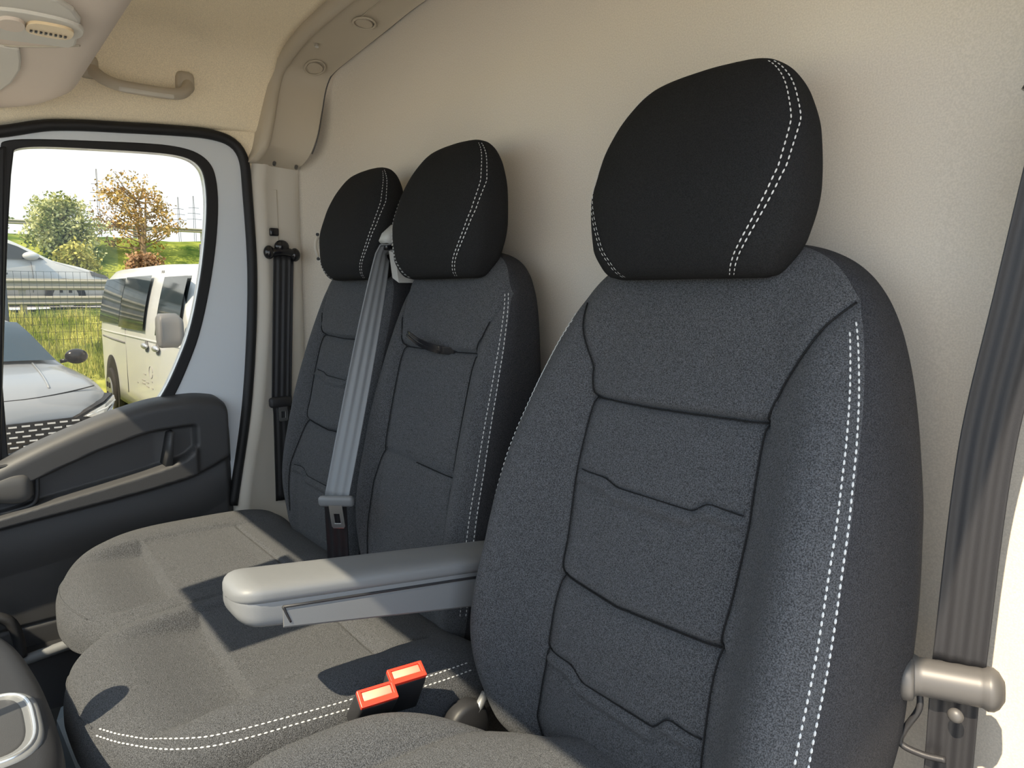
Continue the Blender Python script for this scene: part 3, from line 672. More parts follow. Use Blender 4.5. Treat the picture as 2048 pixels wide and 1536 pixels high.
fixn(loft('base_cover', [[(-.40, -.70, .0), (-.40, -.815, .0), (-.40, -.800, .10), (-.40, -.785, .24), (-.40, -.70, .27)], [(-.30, -.70, .0), (-.30, -.830, .0), (-.30, -.815, .10), (-.30, -.800, .27), (-.30, -.70, .29)], [(.20, -.66, .0), (.20, -.80, .0), (.20, -.79, .10), (.20, -.77, .24), (.20, -.66, .27)]], 'bluegrey', ben, smooth=False))

# ================================================================== BELTS AND BUCKLES
# centre belt: guide on the shoulder, twisted webbing, tongue
cb = thing('seat_belt', 'grey three-point belt hanging diagonally between the two bench seats', 'seat belt')
ctop, cmid, cend = np.array([-.264, -.172, 1.085]), np.array([-.205, -.318, .60]), np.array([-.262, -.292, .415])
P = np.concatenate([np.linspace(ctop+np.array([.004, .03, .012]), ctop, 4)[:-1], np.linspace(ctop, cmid, 40)])
W = np.array([(1-t)*np.array([-.42, .75, .0])+t*np.array([.62, .79, .0]) for t in np.r_[0, 0, 0, np.linspace(0, .9, 40)**.7]])
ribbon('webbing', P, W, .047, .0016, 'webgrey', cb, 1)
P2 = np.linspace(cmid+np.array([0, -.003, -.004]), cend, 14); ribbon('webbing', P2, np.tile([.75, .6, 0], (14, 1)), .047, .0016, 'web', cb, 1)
tR = np.array([.72, .60, .05]); tR /= np.linalg.norm(tR); tD = cmid-ctop; tD /= np.linalg.norm(tD); tN = np.cross(tR, tD); tD2 = np.array([-.25, -.02, -1.]); tD2 = tD2-tR*(tD2@tR); tD2 /= np.linalg.norm(tD2); tN2 = np.cross(tR, tD2); tN2 *= np.sign(-tN2[1]+tN2[0])
rot = Matrix((tR, tN2, -tD2)).transposed()
tg = box('tongue_grip', tuple(cmid+tN2*.004+tD2*.006), (.074, .016, .022), 'grey', cb, .007, 3, rot)
def tongue(name, c, parent, rot, w_=.026, h_=.042):
    oz = [(-w_*.5, h_*.5), (w_*.5, h_*.5), (w_*.5, -h_*.42), (w_*.4, -h_*.5), (-w_*.4, -h_*.5), (-w_*.5, -h_*.42)]
    hole = [(-w_*.22, h_*.12), (w_*.22, h_*.12), (w_*.22, -h_*.28), (-w_*.22, -h_*.28)]
    o = plate(name, oz, [hole], -.0014, .0014, 'steel', parent, 'y', bev=.0006)
    o.data.transform(Matrix.Translation(Vector(c)) @ rot.to_4x4()); return o
tongue('tongue', cmid+tN2*.010+tD2*.036, cb, rot, .028, .05)
g = thing('belt_guide', 'light grey plastic belt guide on the bench shoulder between the headrests', 'belt guide')
S = []
for t, (y, z, hx, hz) in enumerate([(-.06, 1.03, .030, .02), (-.075, 1.085, .030, .03), (-.095, 1.112, .029, .028), (-.118, 1.118, .027, .022), (-.138, 1.108, .024, .015), (-.146, 1.100, .020, .008)]):
    a, b = supercurve(3, 1, 1, 32); S.append([(-.262+hx*.88*p, y-.022-.01*q, z+hz*q) for p, q in zip(a, b)])
fixn(loft('guide_body', S, 'greylight', g))
box('guide_slot', (-.263, -.166, 1.094), (.034, .02, .014), 'gloss_black', g, .004)
fixn(loft('guide_flank', [[(-.250, -.070, 1.03), (-.250, -.160, 1.03), (-.252, -.166, 1.085), (-.252, -.105, 1.115)], [(-.238, -.070, 1.02), (-.238, -.152, 1.02), (-.241, -.158, 1.08), (-.241, -.105, 1.11)]], 'greylight', g, smooth=False))

# far pillar belt
fb = thing('seat_belt', 'black belt hanging straight down the far pillar beside the window', 'seat belt')
def ydown(z): return np.interp(z, [.40, .66, .70, 1.10], [-.158, -.155, -.158, -.136])
zz = np.linspace(1.105, .40, 40)
ribbon('webbing', [(-.928, float(ydown(z)), z) for z in zz], (.10, 1, 0), .048, .0018, 'web', fb, 1)
ribbon('webbing', [(-.936, float(ydown(z))+.012, z) for z in np.linspace(1.10, .66, 20)], (.10, 1, 0), .046, .0018, 'web', fb, 1)
dl = tube('upper_loop', spline([(-.930, -.172, 1.108), (-.927, -.155, 1.112), (-.925, -.136, 1.114), (-.927, -.116, 1.112), (-.930, -.100, 1.106)], 26), [.010]*3+[.012]*20+[.010]*3, 'gloss_black', fb, 14)
for y, z in ((-.173, 1.111), (-.099, 1.106)): sphere('loop_end', (-.928, y, z), (.014, .015, .019), 'gloss_black', dl)
sphere('loop_boss', (-.926, -.137, 1.128), (.014, .021, .018), 'gloss_black', dl)
box('slider_button', (-.942, -.152, 1.168), (.016, .026, .022), 'gloss_black', fb, .004)
box('tongue_grip', (-.918, -.162, .690), (.022, .064, .030), 'black', fb, .009, 3)
rotf = Matrix(((0, 1, 0), (1, 0, 0), (0, 0, 1))).transposed()
tongue('tongue', (-.914, -.156, .658), fb, Matrix(((.1, 1, 0), (1, -.1, 0), (0, 0, 1))).transposed(), .024, .046)

# driver belt on the near right
db = thing('seat_belt', 'black belt running down the right edge of the photo beside the driver seat', 'seat belt')
Wd = np.array([.92, .38, .05])
ribbon('webbing', spline([(.885, -.105, 1.20), (.857, -.104, 1.0), (.836, -.102, .845), (.828, -.104, .62)], 60), Wd, .047, .0018, 'web', db, 1)
ribbon('webbing', spline([(.826, -.104, .60), (.824, -.098, .50), (.820, -.090, .30)], 20), Wd, .044, .0018, 'web', db, 1)
WdN = Wd/np.linalg.norm(Wd); c = np.array([.824, -.112, .602])
tbp = [c+WdN*s for s in np.linspace(-.047, .047, 21)]
lp = tube('belt_stop', tbp, [.010, .018, .0215, .022]+[.0195]*13+[.022, .0215, .018, .010], 'greydark', db, 20)
disc('stop_cap', c-WdN*.034+np.array([0, -.012, 0]), WdN,   .0215, .014, 'greydark', lp, 24, .004)
sphere('stop_button', (.835, -.122, .574), (.0075, .006, .0075), 'greydark', db)
tube('tongue', spline([(.798, -.118, .586), (.800, -.120, .565), (.788, -.122, .535), (.785, -.122, .518), (.805, -.118, .514), (.826, -.112, .516)], 40), .0035, 'black', db, 8)
ul = tube('upper_loop', spline([(.858, -.118, 1.175), (.872, -.115, 1.20), (.895, -.108, 1.21), (.92, -.100, 1.20)], 20), .014, 'gloss_black', db, 12)

# buckles between the seats (top faces lean towards the camera)
def buckle(label, c, rotz, tilt, lit, hh=.075, grp=None, top='red'):
    t = thing('belt_buckle', label, 'buckle', grp)
    R_ = Matrix.Rotation(rotz, 3, 'Z') @ Matrix.Rotation(tilt, 3, 'Y')
    c = Vector(c); up = R_ @ Vector((0, 0, 1))
    box('buckle_body', tuple(c-up*hh/2), (.026, .054, hh), 'black', t, .004, 2, R_)
    fr = plate('button_frame', [(-.012, -.026), (.012, -.026), (.012, .026), (-.012, .026)], [[(-.0085, -.021), (-.0085, .021), (.004, .021), (.004, -.021)]], -.002, .005, top, t, 'z', bev=.001)
    fr.data.transform(Matrix.Translation(c) @ R_.to_4x4())
    b = box('press_button', tuple(c+R_ @ Vector((-.0022, 0, .0)) if lit else tuple(c+R_ @ Vector((-.0022, 0, -.001)))), (.0125, .041, .006), 'red_sunlit' if lit else 'red', t, .001, 1, R_)
    return t
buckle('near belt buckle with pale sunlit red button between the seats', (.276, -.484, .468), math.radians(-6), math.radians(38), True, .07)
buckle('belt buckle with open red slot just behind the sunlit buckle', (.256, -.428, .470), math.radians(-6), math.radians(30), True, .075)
buckle('small red belt buckle peeping up behind the armrest on the bench', (-.215, -.345, .440), math.radians(20), math.radians(10), False, .06)

# ================================================================== GEAR CONSOLE (bottom left) and wheel
gc = thing('gear_console', 'dark moulded console at the bottom left with silver-ringed holder', 'console')
out = spline([(.24, -1.19), (.24, -.92), (.22, -.855), (.156, -.829), (.037, -.823), (-.118, -.831), (-.275, -.857), (-.36, -.90), (-.38, -.98), (-.38, -1.19)], 60)
S = []
for z, ins_ in ((.28, .05), (.36, .022), (.40, .008), (.425, .000), (.442, .004), (.452, .016), (.456, .034)):
    cpt = np.array([-.10, -1.1]); d = out-cpt; L = np.linalg.norm(d, axis=1)[:, None]; q = out-d/L*ins_
    S.append([(x, y, z) for x, y in q])
fixn(loft('console_body', S, 'black', gc))
cc = np.array([.035, -.896]); 
th = np.linspace(0, 2*math.pi, 48, endpoint=False); ca, cb_ = supercurve(3.2, 1, 1, 48)
tube('silver_ring', [(cc[0]+.085*p, cc[1]+.047*q, .459) for p, q in zip(ca, cb_)], .0032, 'chrome', gc, 10, True)
fixn(loft('ring_surround', [[(cc[0]+(.085+a)*p, cc[1]+(.047+a)*q, h) for p, q in zip(ca, cb_)] for a, h in ((.010, .448), (.009, .457), (.004, .459))], 'grey', gc))
fixn(loft('holder_floor', [[(cc[0]+a*p, cc[1]+b*q, h) for p, q in zip(ca, cb_)] for a, b, h in ((.082, .044, .4572), (.070, .034, .4600))], 'doorp', gc))
gl = thing('gear_lever', 'black gear lever with round knob standing on the console', 'gear lever')
tube('lever_stalk', [(.03, -.985, .45), (.02, -.95, .50), (.008, -.92, .55)], [.011, .009, .009], 'black', gl); sphere('knob', (.004, -.913, .588), (.030, .030, .038), 'black', gl)
sw = thing('steering_wheel', 'black steering wheel in front of the driver seat', 'steering wheel')
cw = np.array([.52, -1.10, .78]); ax1 = np.array([1., 0, 0]); ax2 = np.array([0, .62, -.78]); ax2 /= np.linalg.norm(ax2)
tube('rim', [cw+.19*(math.cos(t)*ax1+math.sin(t)*ax2) for t in th], .016, 'black', sw, 12, True)
nw = np.cross(ax1, ax2); disc('hub', cw, nw, .07, .04, 'black', sw, 28, .01)
for t in (0, math.pi, math.pi*.5): tube('spoke', [cw+.06*(math.cos(t)*ax1+math.sin(t)*ax2), cw+.12*(math.cos(t)*ax1+math.sin(t)*ax2), cw+.185*(math.cos(t)*ax1+math.sin(t)*ax2)], .014, 'black', sw, 10)
tube('column', [cw, cw-np.sign(nw[1])*nw*.10, cw-np.sign(nw[1])*nw*.22], .035, 'black', sw, 14)

# ================================================================== OUTSIDE
GZ = -.75
struct(box('ground', (0, 0, GZ-.05), (120, 120, .1), 'paving'), 'pale paved parking ground', 'ground')
# grass verge and banks: profile along x, wide in y
prof = spline([(-8.6, GZ+.005), (-10.2, GZ+.08), (-11.8, GZ+.35), (-13.0, .15), (-13.8, .55), (-14.2, .72)], 30)
def strip(name, prof, m, y0, y1, amp, label, ny=60):
    V = []
    for x, z in prof:
        for y in np.linspace(y0, y1, ny): V.append((x+amp*math.sin(y*1.7+x), y, z+amp*math.sin(y*2.3+x*1.9)*.5))
    o = fixn(mesh_obj(name, V, gridfaces(len(prof), ny, False), m)); return struct(o, label, 'ground')
strip('grass_slope', prof, 'grass', -25, 30, .05, 'rough yellow-green grass verge rising to the road')
strip('road', [(-14.1, .74), (-17.2, .78)], 'asphalt', -25, 30, 0, 'grey road behind the crash barrier', 2)
strip('road_bank', spline([(-17.0, .75), (-17.8, .85), (-18.8, 1.15), (-20.5, 1.95), (-22, 2.45), (-24, 2.6), (-27, 2.62)], 30), 'bank', -25, 30, .08, 'bright green bank beyond the road')
# blades (nobody could count them)
V = []; F = []
for i in range(26000):
    x = -8.7-5.2*RNG.random()**.8; y = RNG.uniform(-2.5, 4.0); z = float(np.interp(-x, -prof[:, 0], prof[:, 1]))
    if (-11.9 < x < -5.5 and .8 < y < 3.1) or (-11.5 < x < -6 and -2.3 < y < .55): continue
    h = RNG.uniform(.06, .28)*(1.0 if x < -9.6 else .7); a = RNG.uniform(0, 6.28); wv = .012; lx, ly = RNG.normal(0, .05, 2); k = len(V)
    V += [(x-wv*math.cos(a), y-wv*math.sin(a), z-.04), (x+wv*math.cos(a), y+wv*math.sin(a), z-.04), (x+lx, y+ly, z+h)]; F.append((k, k+1, k+2))
tag(mesh_obj('grass_blades', V, F, 'blade', smooth=False), 'tall yellow-green grass on the verge behind the parked cars', 'grass', kind='stuff')
# crash barriers
def barrier(label, x, zc, y0, y1, posts_, wave=True, hgt=.30):
    t = thing('crash_barrier', label, 'barrier')
    pf = [(0, hgt/2), (.03, hgt/2-.02), (.045, hgt*.30), (.03, hgt*.16), (0, .02), (0, -.02), (.03, -hgt*.16), (.045, -hgt*.30), (.03, -hgt/2+.02), (0, -hgt/2)]
    S = [[(x+a, y, zc+b) for a, b in pf]+[(x-.012+a, y, zc+b) for a, b in pf[::-1]] for y in (y0, (y0+y1)/2, y1)]
    fixn(loft('rail', S, 'rail', t, smooth=False))
    for y in posts_: box('post', (x-.06, y, zc-.32), (.08, .10, .75), 'rail', t)
    return t
barrier('upper rail of the galvanised crash barrier in front of the white road car', -13.95, 1.14, -20, 22, [-2.5, 0.2, 2.9, 5.6], hgt=.20)
barrier('lower rail of the crash barrier just above the grass', -13.90, .86, -20, 22, [-1.2, 1.5, 4.2], hgt=.16)
barrier('thin distant crash barrier along the top of the green bank', -24.2, 3.0, -20, 30, [-2, 0, 2, 4, 6, 8], hgt=.13)
# wire fence with a steel post
fe = thing('wire_fence', 'thin wire mesh fence with a grey post in front of the road', 'fence')
V = []; F = []
def wire(a, b, r):
    k = len(V); a = np.array(a, float); b = np.array(b, float)
    t = (b-a)/np.linalg.norm(b-a); u = np.cross(t, (1., .3, 0)); u /= np.linalg.norm(u); v = np.cross(t, u)
    for p in (a, b):
        for q in range(3): V.append(p+r*(math.cos(q*2.094)*u+math.sin(q*2.094)*v))
    for q in range(3): F.append((k+q, k+(q+1) % 3, k+3+(q+1) % 3, k+3+q))
for y in np.arange(-2.0, 4.5, .10): wire((-12.6, y, .10), (-12.6, y, 1.33), .003)
for z in np.arange(.25, 1.35, .12): wire((-12.6, -2.0, z), (-12.6, 4.5, z), .003)
wm = mesh_obj('wire_mesh', V, F, 'pole', fe, False); wm['kind'] = 'stuff'
for y in (-.144, 2.8): box('fence_post', (-12.55, y, .55), (.075, .075, 2.6), 'pole', fe, .01)
box('post_cap', (-12.52, -.144, 1.29), (.10, .14, .03), 'pole', fe, .005)

# ---- generic wheel
def wheel(parent, c, axis, r, wd):
    a = np.array(axis, float); wl = disc('wheel', c, a, r, wd, 'tyre', parent, 32, .03)
    cc_ = np.array(c)+a*wd*.52; disc('hub_cap', cc_, a, r*.62, .02, 'chrome', wl, 24)
    u = np.cross(a, (0, 0, 1.)); v = np.cross(a, u)
    for q in range(5):
        t = q*1.2566+.3; d = math.cos(t)*u+math.sin(t)*v; s = math.cos(t)*v-math.sin(t)*u
        box('hub_slot', tuple(cc_+a*.011+d*r*.38+s*0), (.02 if abs(a[0]) > .5 else r*.16, r*.16 if abs(a[0]) > .5 else .02, r*.22), 'tyre', wl)
# ---- silver grey saloon, facing the van (front towards +x)
def saloon():
    t = thing('parked_car', 'silver grey saloon car parked nose-on at the left of the window', 'car')
    FX, CY = -6.55, -.46; ca_, sa_ = math.cos(math.radians(10)), math.sin(math.radians(10))
    P = lambda a, b, h: (FX-a*ca_-b*sa_, CY-a*sa_+b*ca_, GZ+h)
    A = [0, .06, .16, .35, .7, 1.05, 1.35, 2.0, 3.2, 4.1, 4.35, 4.4]
    HW = cub(A, [.62, .74, .82, .885, .915, .925, .925, .93, .925, .89, .80, .70])
    TZ = cub(A, [.66, .74, .80, .87, .935, .975, 1.0, .96, .97, 1.0, .95, .85])
    BZ = cub(A, [.38, .25, .20, .18, .17, .17, .17, .17, .17, .2, .3, .4])
    S = []
    for a in np.linspace(0, 4.4, 60):
        hw, tz, bzz = float(HW(a)), float(TZ(a)), float(BZ(a)); hood = 1-float(sst(1.3, 1.5, a))
        half = [(0, tz+.03*hood), (.35*hw, tz+.026*hood), (.62*hw, tz+.012*hood), (.80*hw, tz-.015), (.92*hw, tz-.07), (.985*hw, tz-.16), (hw, tz-.28), (.995*hw, tz-.42), (.96*hw, bzz+.08), (.90*hw, bzz), (0, bzz)]
        S.append([P(a, b, h) for b, h in half]+[P(a, -b, h) for b, h in half[1:-1][::-1]])
    fixn(loft('body', S, 'cargrey', t))
    # hood crease lines + shut line
    for s in (-1, 1):
        tube('bonnet_crease', [P(a, s*(.30+.14*a), float(TZ(a))+.030-.004) for a in np.linspace(.25, 1.25, 12)], .010, 'cargrey', t, 8)
    tube('bonnet_edge', [P(.10+.16*(b/.72)**2, b, float(TZ(.10+.16*(b/.72)**2))+.028*(1-(b/.9)**2)-.002) for b in np.linspace(-.72, .72, 24)], .006, 'black', t, 6)
    # greenhouse
    RZ = cub([1.25, 1.5, 1.8, 2.1, 2.5, 3.0, 3.4, 3.8, 4.05], [.97, 1.13, 1.31, 1.42, 1.46, 1.45, 1.38, 1.20, 1.0]); S = []
    for a in np.linspace(1.25, 4.05, 40):
        z1 = float(RZ(a)); hb_, ht = .80, .80-(z1-.97)*.44
        half = [(0, z1+.015), (ht*.6, z1+.008), (ht*.88, z1-.012), (ht*.97, z1-.04*min(1, (z1-.95)/.1)), (hb_, .95), (hb_, .90)]
        S.append([P(a, b, h) for b, h in half]+[P(a, -b, h) for b, h in half[1:][::-1]])
    fixn(loft('cabin', S, 'cargrey', t))
    S = []
    for k in np.linspace(0, 1, 10):
        a = 1.32+.70*k; z1 = float(RZ(a)); ht = (.80-(z1-.97)*.44)*.885
        S.append([P(a-.060, b*ht, z1+.042-.018*(abs(b)**3)) for b in np.linspace(-1, 1, 17)])
    fixn(mesh_obj('windscreen', np.array(S).reshape(-1, 3), gridfaces(10, 17, False), 'wscreen', t))
    for s in (-1, 1):
        fixn(loft('side_window', [[P(1.75, s*.79, .99), P(2.2, s*.625, 1.37), P(2.2, s*.615, 1.37), P(1.75, s*.78, .99)], [P(3.3, s*.815, .99), P(3.1, s*.625, 1.37), P(3.1, s*.615, 1.37), P(3.3, s*.80, .99)]], 'carglass', t, smooth=False))
        mr = sphere('mirror', P(1.62, s*1.00, 1.04), (.075, .115, .085), 'gloss_black', t)
        tube('mirror_arm', [P(1.64, s*.84, .99), P(1.63, s*.90, 1.0), P(1.62, s*.95, 1.02)], .022, 'gloss_black', mr)
        # headlamp: dark frame, pale lens, light strip
        q = [(-.02, .44, .60), (-.01, .56, .66), (.05, .71, .715), (.26, .862, .765), (.28, .888, .70), (.11, .80, .60), (.01, .67, .545), (-.02, .52, .555)]
        hl = fixn(mesh_obj('headlamp', [P(a-.012, s*(b+.012), h) for a, b, h in q]+[P(a+.06, s*(b-.05), h) for a, b, h in q], [list(range(8)), list(range(8, 16))[::-1]]+[[i, (i+1) % 8, 8+(i+1) % 8, 8+i] for i in range(8)], 'black', t, False))
        q2 = [(-.01, .50, .605), (.0, .58, .645), (.07, .72, .695), (.25, .86, .745), (.26, .872, .705), (.11, .79, .62), (.02, .67, .57)]
        fixn(mesh_obj('lamp_lens', [P(a-.025, s*(b+.022), h) for a, b, h in q2]+[P(a+.01, s*(b-.01), h) for a, b, h in q2], [list(range(7)), list(range(7, 14))[::-1]]+[[i, (i+1) % 7, 7+(i+1) % 7, 7+i] for i in range(7)], 'chrome', hl, False))
        tube('lamp_strip', [P(-.035, s*.55, .605), P(.06-.035, s*.745, .655), P(.22-.035, s*.875, .70)], .008, 'carwhite', hl, 6)
        wheel(t, P(.85, s*.86, .32), (-s*sa_, s*ca_, 0), .32, .2); wheel(t, P(3.55, s*.86, .32), (-s*sa_, s*ca_, 0), .32, .2)
    # grille: black mouth, chequer of silver slats
    gr = fixn(loft('grille', [[P(.03*(b/.62)**2-.035, b, .34), P(.03*(b/.62)**2-.045, b, .45), P(.03*(b/.62)**2-.035, b, .605), P(.06, b, .605), P(.08, b, .34)] for b in np.linspace(-.58, .58, 25)], 'gloss_black', t, smooth=False))
    for r in range(5):
        for k in range(12):
            b = -.55+.10*k+(.05 if r % 2 else 0)
            if abs(b) > .50: continue
            a = .03*(b/.62)**2-.052
            box('grille_slat', P(a, b, .40+.045*r), (.02, .062, .014), 'chrome', gr)
    tube('bumper_lip', [P(.03*(b/.62)**2-.03, b, .335) for b in np.linspace(-.6, .6, 15)], .02, 'cargrey', t, 8)
    return t
saloon()
# ---- white passenger van, nose towards +x, its side facing -y
def wvan():
    t = thing('parked_van', 'white passenger van parked beside the silver car with dark side glass', 'van')
    RX, SY = -11.7, .95                        # rear end x, near side y
    P = lambda a, b, h: (RX+a, SY+b, GZ+h)     # a from rear to front, b depth away from us
    A = [0, .05, .15, .4, 1.0, 2.8, 3.9, 4.5, 5.0, 5.45, 5.8, 5.95]
    TZ = cub(A, [1.86, 1.97, 2.03, 2.07, 2.09, 2.09, 2.07, 2.0, 1.72, 1.36, 1.15, .8]); INS = cub(A, [.16, .10, .05, .015, 0, 0, 0, .005, .01, .03, .12, .3]); S = []
    tumble = lambda h: .20*max(0, (h-1.15)/.95)**1.6
    for a in np.linspace(0, 5.95, 60):
        tz, i_ = float(TZ(a)), float(INS(a)); W_ = 1.98
        f = lambda h: i_+tumble(h)
        hs = [.28, .5, .8, 1.02]+[1.02+(tz-.06-1.02)*q for q in np.linspace(.1, .95, 9)]
        half = [(f(h), h) for h in hs]+[(f(tz)+.05, tz-.015), (f(tz)+.14, tz), (W_/2, tz+.02)]
        S.append([P(a, b, h) for b, h in half]+[P(a, W_-b, h) for b, h in half[:-1][::-1]])
    fixn(loft('body', S, 'carwhite', t))
    side = lambda a, h, o=-.012: P(a, tumble(h)+o+float(INS(a)), h)
    def panel(name, pts, m, par=t, o=-.012, th=.02):
        n = len(pts); return fixn(mesh_obj(name, [side(a, h, o) for a, h in pts]+[side(a, h, o+th) for a, h in pts], [list(range(n)), list(range(n, 2*n))[::-1]]+[[i, (i+1) % n, n+(i+1) % n, n+i] for i in range(n)], m, par, False))
    def grid_panel(name, a0, a1, h0, h1, slant):
        h_ = np.linspace(h0, h1, 9); n = 9; V_ = [side(a0+slant*(h-h0)+(.10*max(0, 1-(h-h0)/.12)**2 if a0 < .5 else 0)+(.12*max(0, 1-(h1-h)/.12)**2 if a0 < .5 else 0), h, -.035) for h in h_]+[side(a1-.0, h, -.035) for h in h_]
        V_ += [(x, y+.04, z) for x, y, z in V_]
        F_ = [(i, i+1, n+i+1, n+i) for i in range(n-1)]+[(2*n+i, 3*n+i, 3*n+i+1, 2*n+i+1) for i in range(n-1)]
        return fixn(mesh_obj(name, V_, F_, 'carglass', t, True))
    grid_panel('side_window', .28, 1.92, 1.33, 1.94, .0); grid_panel('side_window', 1.95, 3.42, 1.30, 1.95, .0); grid_panel('front_window', 4.05, 5.0, 1.28, 1.92, .02)
    for pts in ([(2.24, 1.28), (2.24, .45)], [(3.72, 2.0), (3.72, .45)], [(3.80, 2.0), (3.80, .5)]):
        tube('door_gap', [side(a, h, -.002) for a, h in pts], .006, 'grey', t, 6)
    tube('slide_rail', [side(.55, 1.12, -.004), side(1.2, 1.11, -.004), side(2.2, 1.10, -.004)], .012, 'grey', t, 6)
    tube('belt_crease', [side(a, 1.20, -.002) for a in np.linspace(.2, 5.2, 12)], .012, 'carwhite', t, 6)
    for a in (3.50, 4.05):
        hdl = sphere('door_handle', side(a, 1.13, -.03), (.13, .03, .035), 'chrome', t); disc('handle_cup', side(a, 1.13, -.006), (0, 1, 0), .07, .01, 'grey', hdl)
    wa = disc('wheel_arch', side(1.14, .40, .02), (0, 1, 0), .47, .06, 'tyre', t, 36)
    wheel(t, side(1.17, .34, .03), (0, -1, 0), .345, .16); wheel(t, side(4.9, .34, .03), (0, -1, 0), .345, .16)
    mm = fixn(loft('mirror', [armsec(y, RX+5.12+dx, RX+5.34+dx, GZ+1.22+e, GZ+1.55-e, 4, 32) for y, dx, e in ((SY-.24, 0, .03), (SY-.22, -.01, .0), (SY-.08, 0, .0), (SY-.04, .03, .05))], 'grey', t))
    box('mirror_foot', (RX+5.22, SY+.0, GZ+1.30), (.10, .14, .08), 'grey', mm, .02)
    # faint printed marks on the sliding door
    for a, h, w_ in ((3.30, .78, .10), (2.85, .64, .06), (3.20, .70, .16), (3.20, .66, .16), (3.42, .69, .12), (3.42, .64, .12), (3.66, .72, .05), (3.66, .64, .07)):
        box('printed_mark', side(a, h, -.003), (w_, .004, .014), 'greylight', t)
    tube('printed_ring', [side(3.62+.09*math.cos(q), .83+.07*math.sin(q), -.003) for q in np.linspace(0, 6.0, 20)], .003, 'greylight', t, 5)
    return t
wvan()
# ---- white car passing on the road, seen from its side, nose towards +y
def roadcar():
    t = thing('road_car', 'white hatchback on the road behind the fence, half hidden by the barrier', 'car')
    X_, Y0, Z0 = -14.7, 1.72, .60
    pf = spline([(0, .45), (-.02, .62), (-.15, .72), (-.5, .86), (-.85, .95), (-1.0, 1.0), (-1.45, 1.26), (-1.8, 1.40), (-2.5, 1.45), (-3.4, 1.38), (-4.0, 1.05), (-4.3, .95), (-4.35, .5), (-4.2, .25), (-.2, .25)], 80)
    S = []
    for dx, sc, in_ in ((-.0, .95, .0), (-.08, 1, 0), (-.9, 1.0, 0), (-1.7, 1, 0), (-1.78, .95, 0)):
        S.append([(X_+dx-(.16*max(0, z-.95) if dx > -.5 else -.16*max(0, z-.95) if dx < -1.2 else 0), Y0+y*(1 if sc == 1 else 1)+(0 if sc == 1 else (y+2.2)*-.02), Z0+.25+(z-.25)*(1 if sc == 1 else .985)) for y, z in pf])
    fixn(loft('body', S, 'carwhite', t))
    sd = lambda y, z, o=.012: (X_+o-.16*max(0, z-.95), Y0+y, Z0+z)
    def pn(name, pts, m): n = len(pts); return fixn(mesh_obj(name, [sd(y, z) for y, z in pts]+[sd(y, z, -.02) for y, z in pts], [list(range(n)), list(range(n, 2*n))[::-1]]+[[i, (i+1) % n, n+(i+1) % n, n+i] for i in range(n)], m, t, False))
    pn('side_window', [(-1.10, 1.00), (-1.48, 1.22), (-1.80, 1.34), (-2.15, 1.37), (-2.15, 1.0)], 'carglass'); pn('side_window', [(-2.22, 1.0), (-2.22, 1.37), (-3.3, 1.30), (-3.5, 1.02)], 'carglass')
    sphere('mirror', sd(-1.30, 1.05, .10), (.09, .13, .075), 'carwhite', t)
    for y in (-.80, -3.45): wheel(t, sd(y, .33, -.05), (1, 0, 0), .33, .18)
    pn('headlamp', [(-.06, .66), (-.12, .72), (-.38, .80), (-.36, .72)], 'grey')
    tube('door_gap', [sd(-1.30, .95, .004), sd(-1.28, .7, .004), sd(-1.30, .4, .004)], .006, 'grey', t, 6)
roadcar()
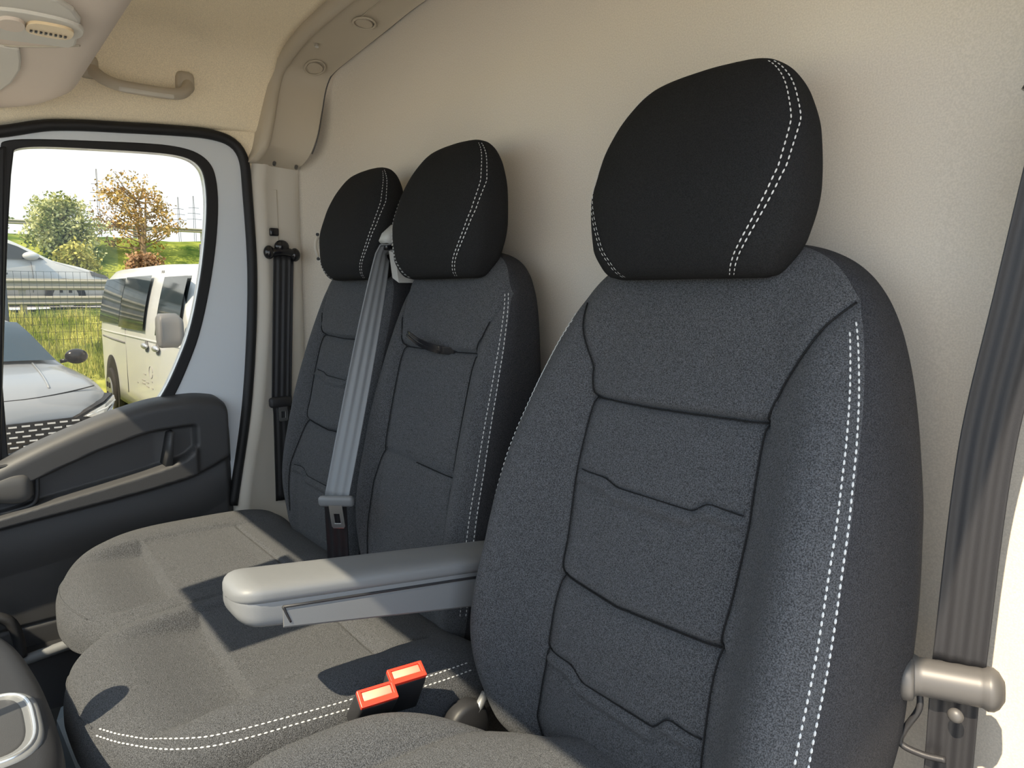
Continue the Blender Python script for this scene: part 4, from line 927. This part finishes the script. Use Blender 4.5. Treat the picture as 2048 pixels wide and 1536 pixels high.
# ---- trees and brush
def leaves(name, centers, rad, n, size, m, parent, squash=1.0):
    C_ = np.asarray(centers); i = RNG.integers(0, len(C_), n); d = RNG.normal(0, 1, (n, 3)); d /= np.linalg.norm(d, axis=1)[:, None]
    p = C_[i]+d*(RNG.random((n, 1))**.45)*rad*np.array([1, 1, squash]); u = RNG.normal(0, 1, (n, 3)); u /= np.linalg.norm(u, axis=1)[:, None]
    v = np.cross(u, RNG.normal(0, 1, (n, 3))); v /= np.linalg.norm(v, axis=1)[:, None]; s = size*RNG.uniform(.6, 1.3, (n, 1))
    V = np.stack([p-u*s, p+v*s*.55, p+u*s, p-v*s*.55], 1).reshape(-1, 3); F = np.arange(4*n).reshape(-1, 4)
    o = mesh_obj(name, V, F.tolist(), m, parent, False); o['kind'] = 'stuff'; return o
def tree(name, label, base, h, spread, nb, leafm, nl, lsize, lrad, trunk_r, cat='tree', multi=1, crown0=.35):
    t = thing(name, label, cat, loc=(0, 0, 0)); base = np.array(base, float); tips = []
    for mI in range(multi):
        lean = RNG.normal(0, .16*spread, 2) if multi > 1 else (0, 0)
        top = base+np.array([lean[0], lean[1], h*.8]); k = base+(top-base)*.5+np.array([RNG.normal(0, .05), RNG.normal(0, .05), 0])
        tr = spline([base, k, top], 14); tube('trunk', tr, np.linspace(trunk_r, trunk_r*.3, 14), 'bark', t, 6); tips.append(top)
        for b in range(nb//multi):
            s = tr[int(RNG.uniform(crown0, .95)*13)]; a = RNG.uniform(0, 6.28); L = spread*RNG.uniform(.45, 1.0)*(1.15-.5*(s[2]-base[2])/h)
            e = s+np.array([math.cos(a)*L, math.sin(a)*L, RNG.uniform(.15, .75)*L]); md = (s+e)/2+np.array([0, 0, -.08*L])
            tube('branch', spline([s, md, e], 8), np.linspace(trunk_r*.38, trunk_r*.10, 8), 'bark', t, 5); tips += [e, e*.6+s*.4]
            for _ in range(2):
                e2 = md+(e-md)*RNG.random()+RNG.normal(0, .22*spread, 3)*np.array([1, 1, .7]); tips.append(e2)
    leaves('foliage', tips, lrad, nl, lsize, leafm, t)
    return t
tree('green_tree', 'leafy green tree with pale blossom on the bank', (-20.3, 1.62, 1.75), 1.75, .78, 26, 'leafg', 7500, .050, .30, .06, multi=1, crown0=.1)
tree('orange_tree', 'sparse tree with orange spring leaves on the bank', (-20.5, 3.45, 1.9), 2.15, 1.15, 44, 'leafo', 2600, .046, .17, .055, multi=3, crown0=.15)
tree('yellow_bush', 'yellow-green bush below the leafy tree beside the road', (-18.9, 1.55, 1.1), .95, .62, 16, 'leafl', 3600, .055, .26, .03, cat='bush', multi=3, crown0=.1)
tree('dry_bush', 'brown dry brush at the foot of the orange tree', (-18.9, 3.10, 1.15), .80, .38, 16, 'dry', 2200, .055, .22, .03, cat='bush', multi=3, crown0=.1)
tree('distant_shrub', 'thin shrub at the left end of the distant barrier', (-24.8, .35, 2.55), 1.3, .55, 10, 'leafg', 500, .07, .25, .03, cat='bush', multi=2)
# distant pylons
for lb, y, hgt in (('thin lattice mast rising between the two trees', 4.57, 2.9), ('thin distant mast at the right edge of the window', 8.35, 2.1), ('thin distant mast just left of the rightmost mast', 7.7, 2.0)):
    t = thing('lattice_mast', lb, 'mast')
    for dy in (-.06, .06): tube('mast_leg', [(-34, y+dy, GZ), (-34, y+dy*.6, 2.4+hgt*.5+.6), (-34, y+dy*.2, 3.2+hgt)], .010, 'pole', t, 5)
    for k in range(3): tube('cross_arm', [(-34, y-.32+.05*k, 2.9+hgt*(.65+.12*k)), (-34, y, 2.92+hgt*(.65+.12*k)), (-34, y+.32-.05*k, 2.9+hgt*(.65+.12*k))], .009, 'pole', t, 5)
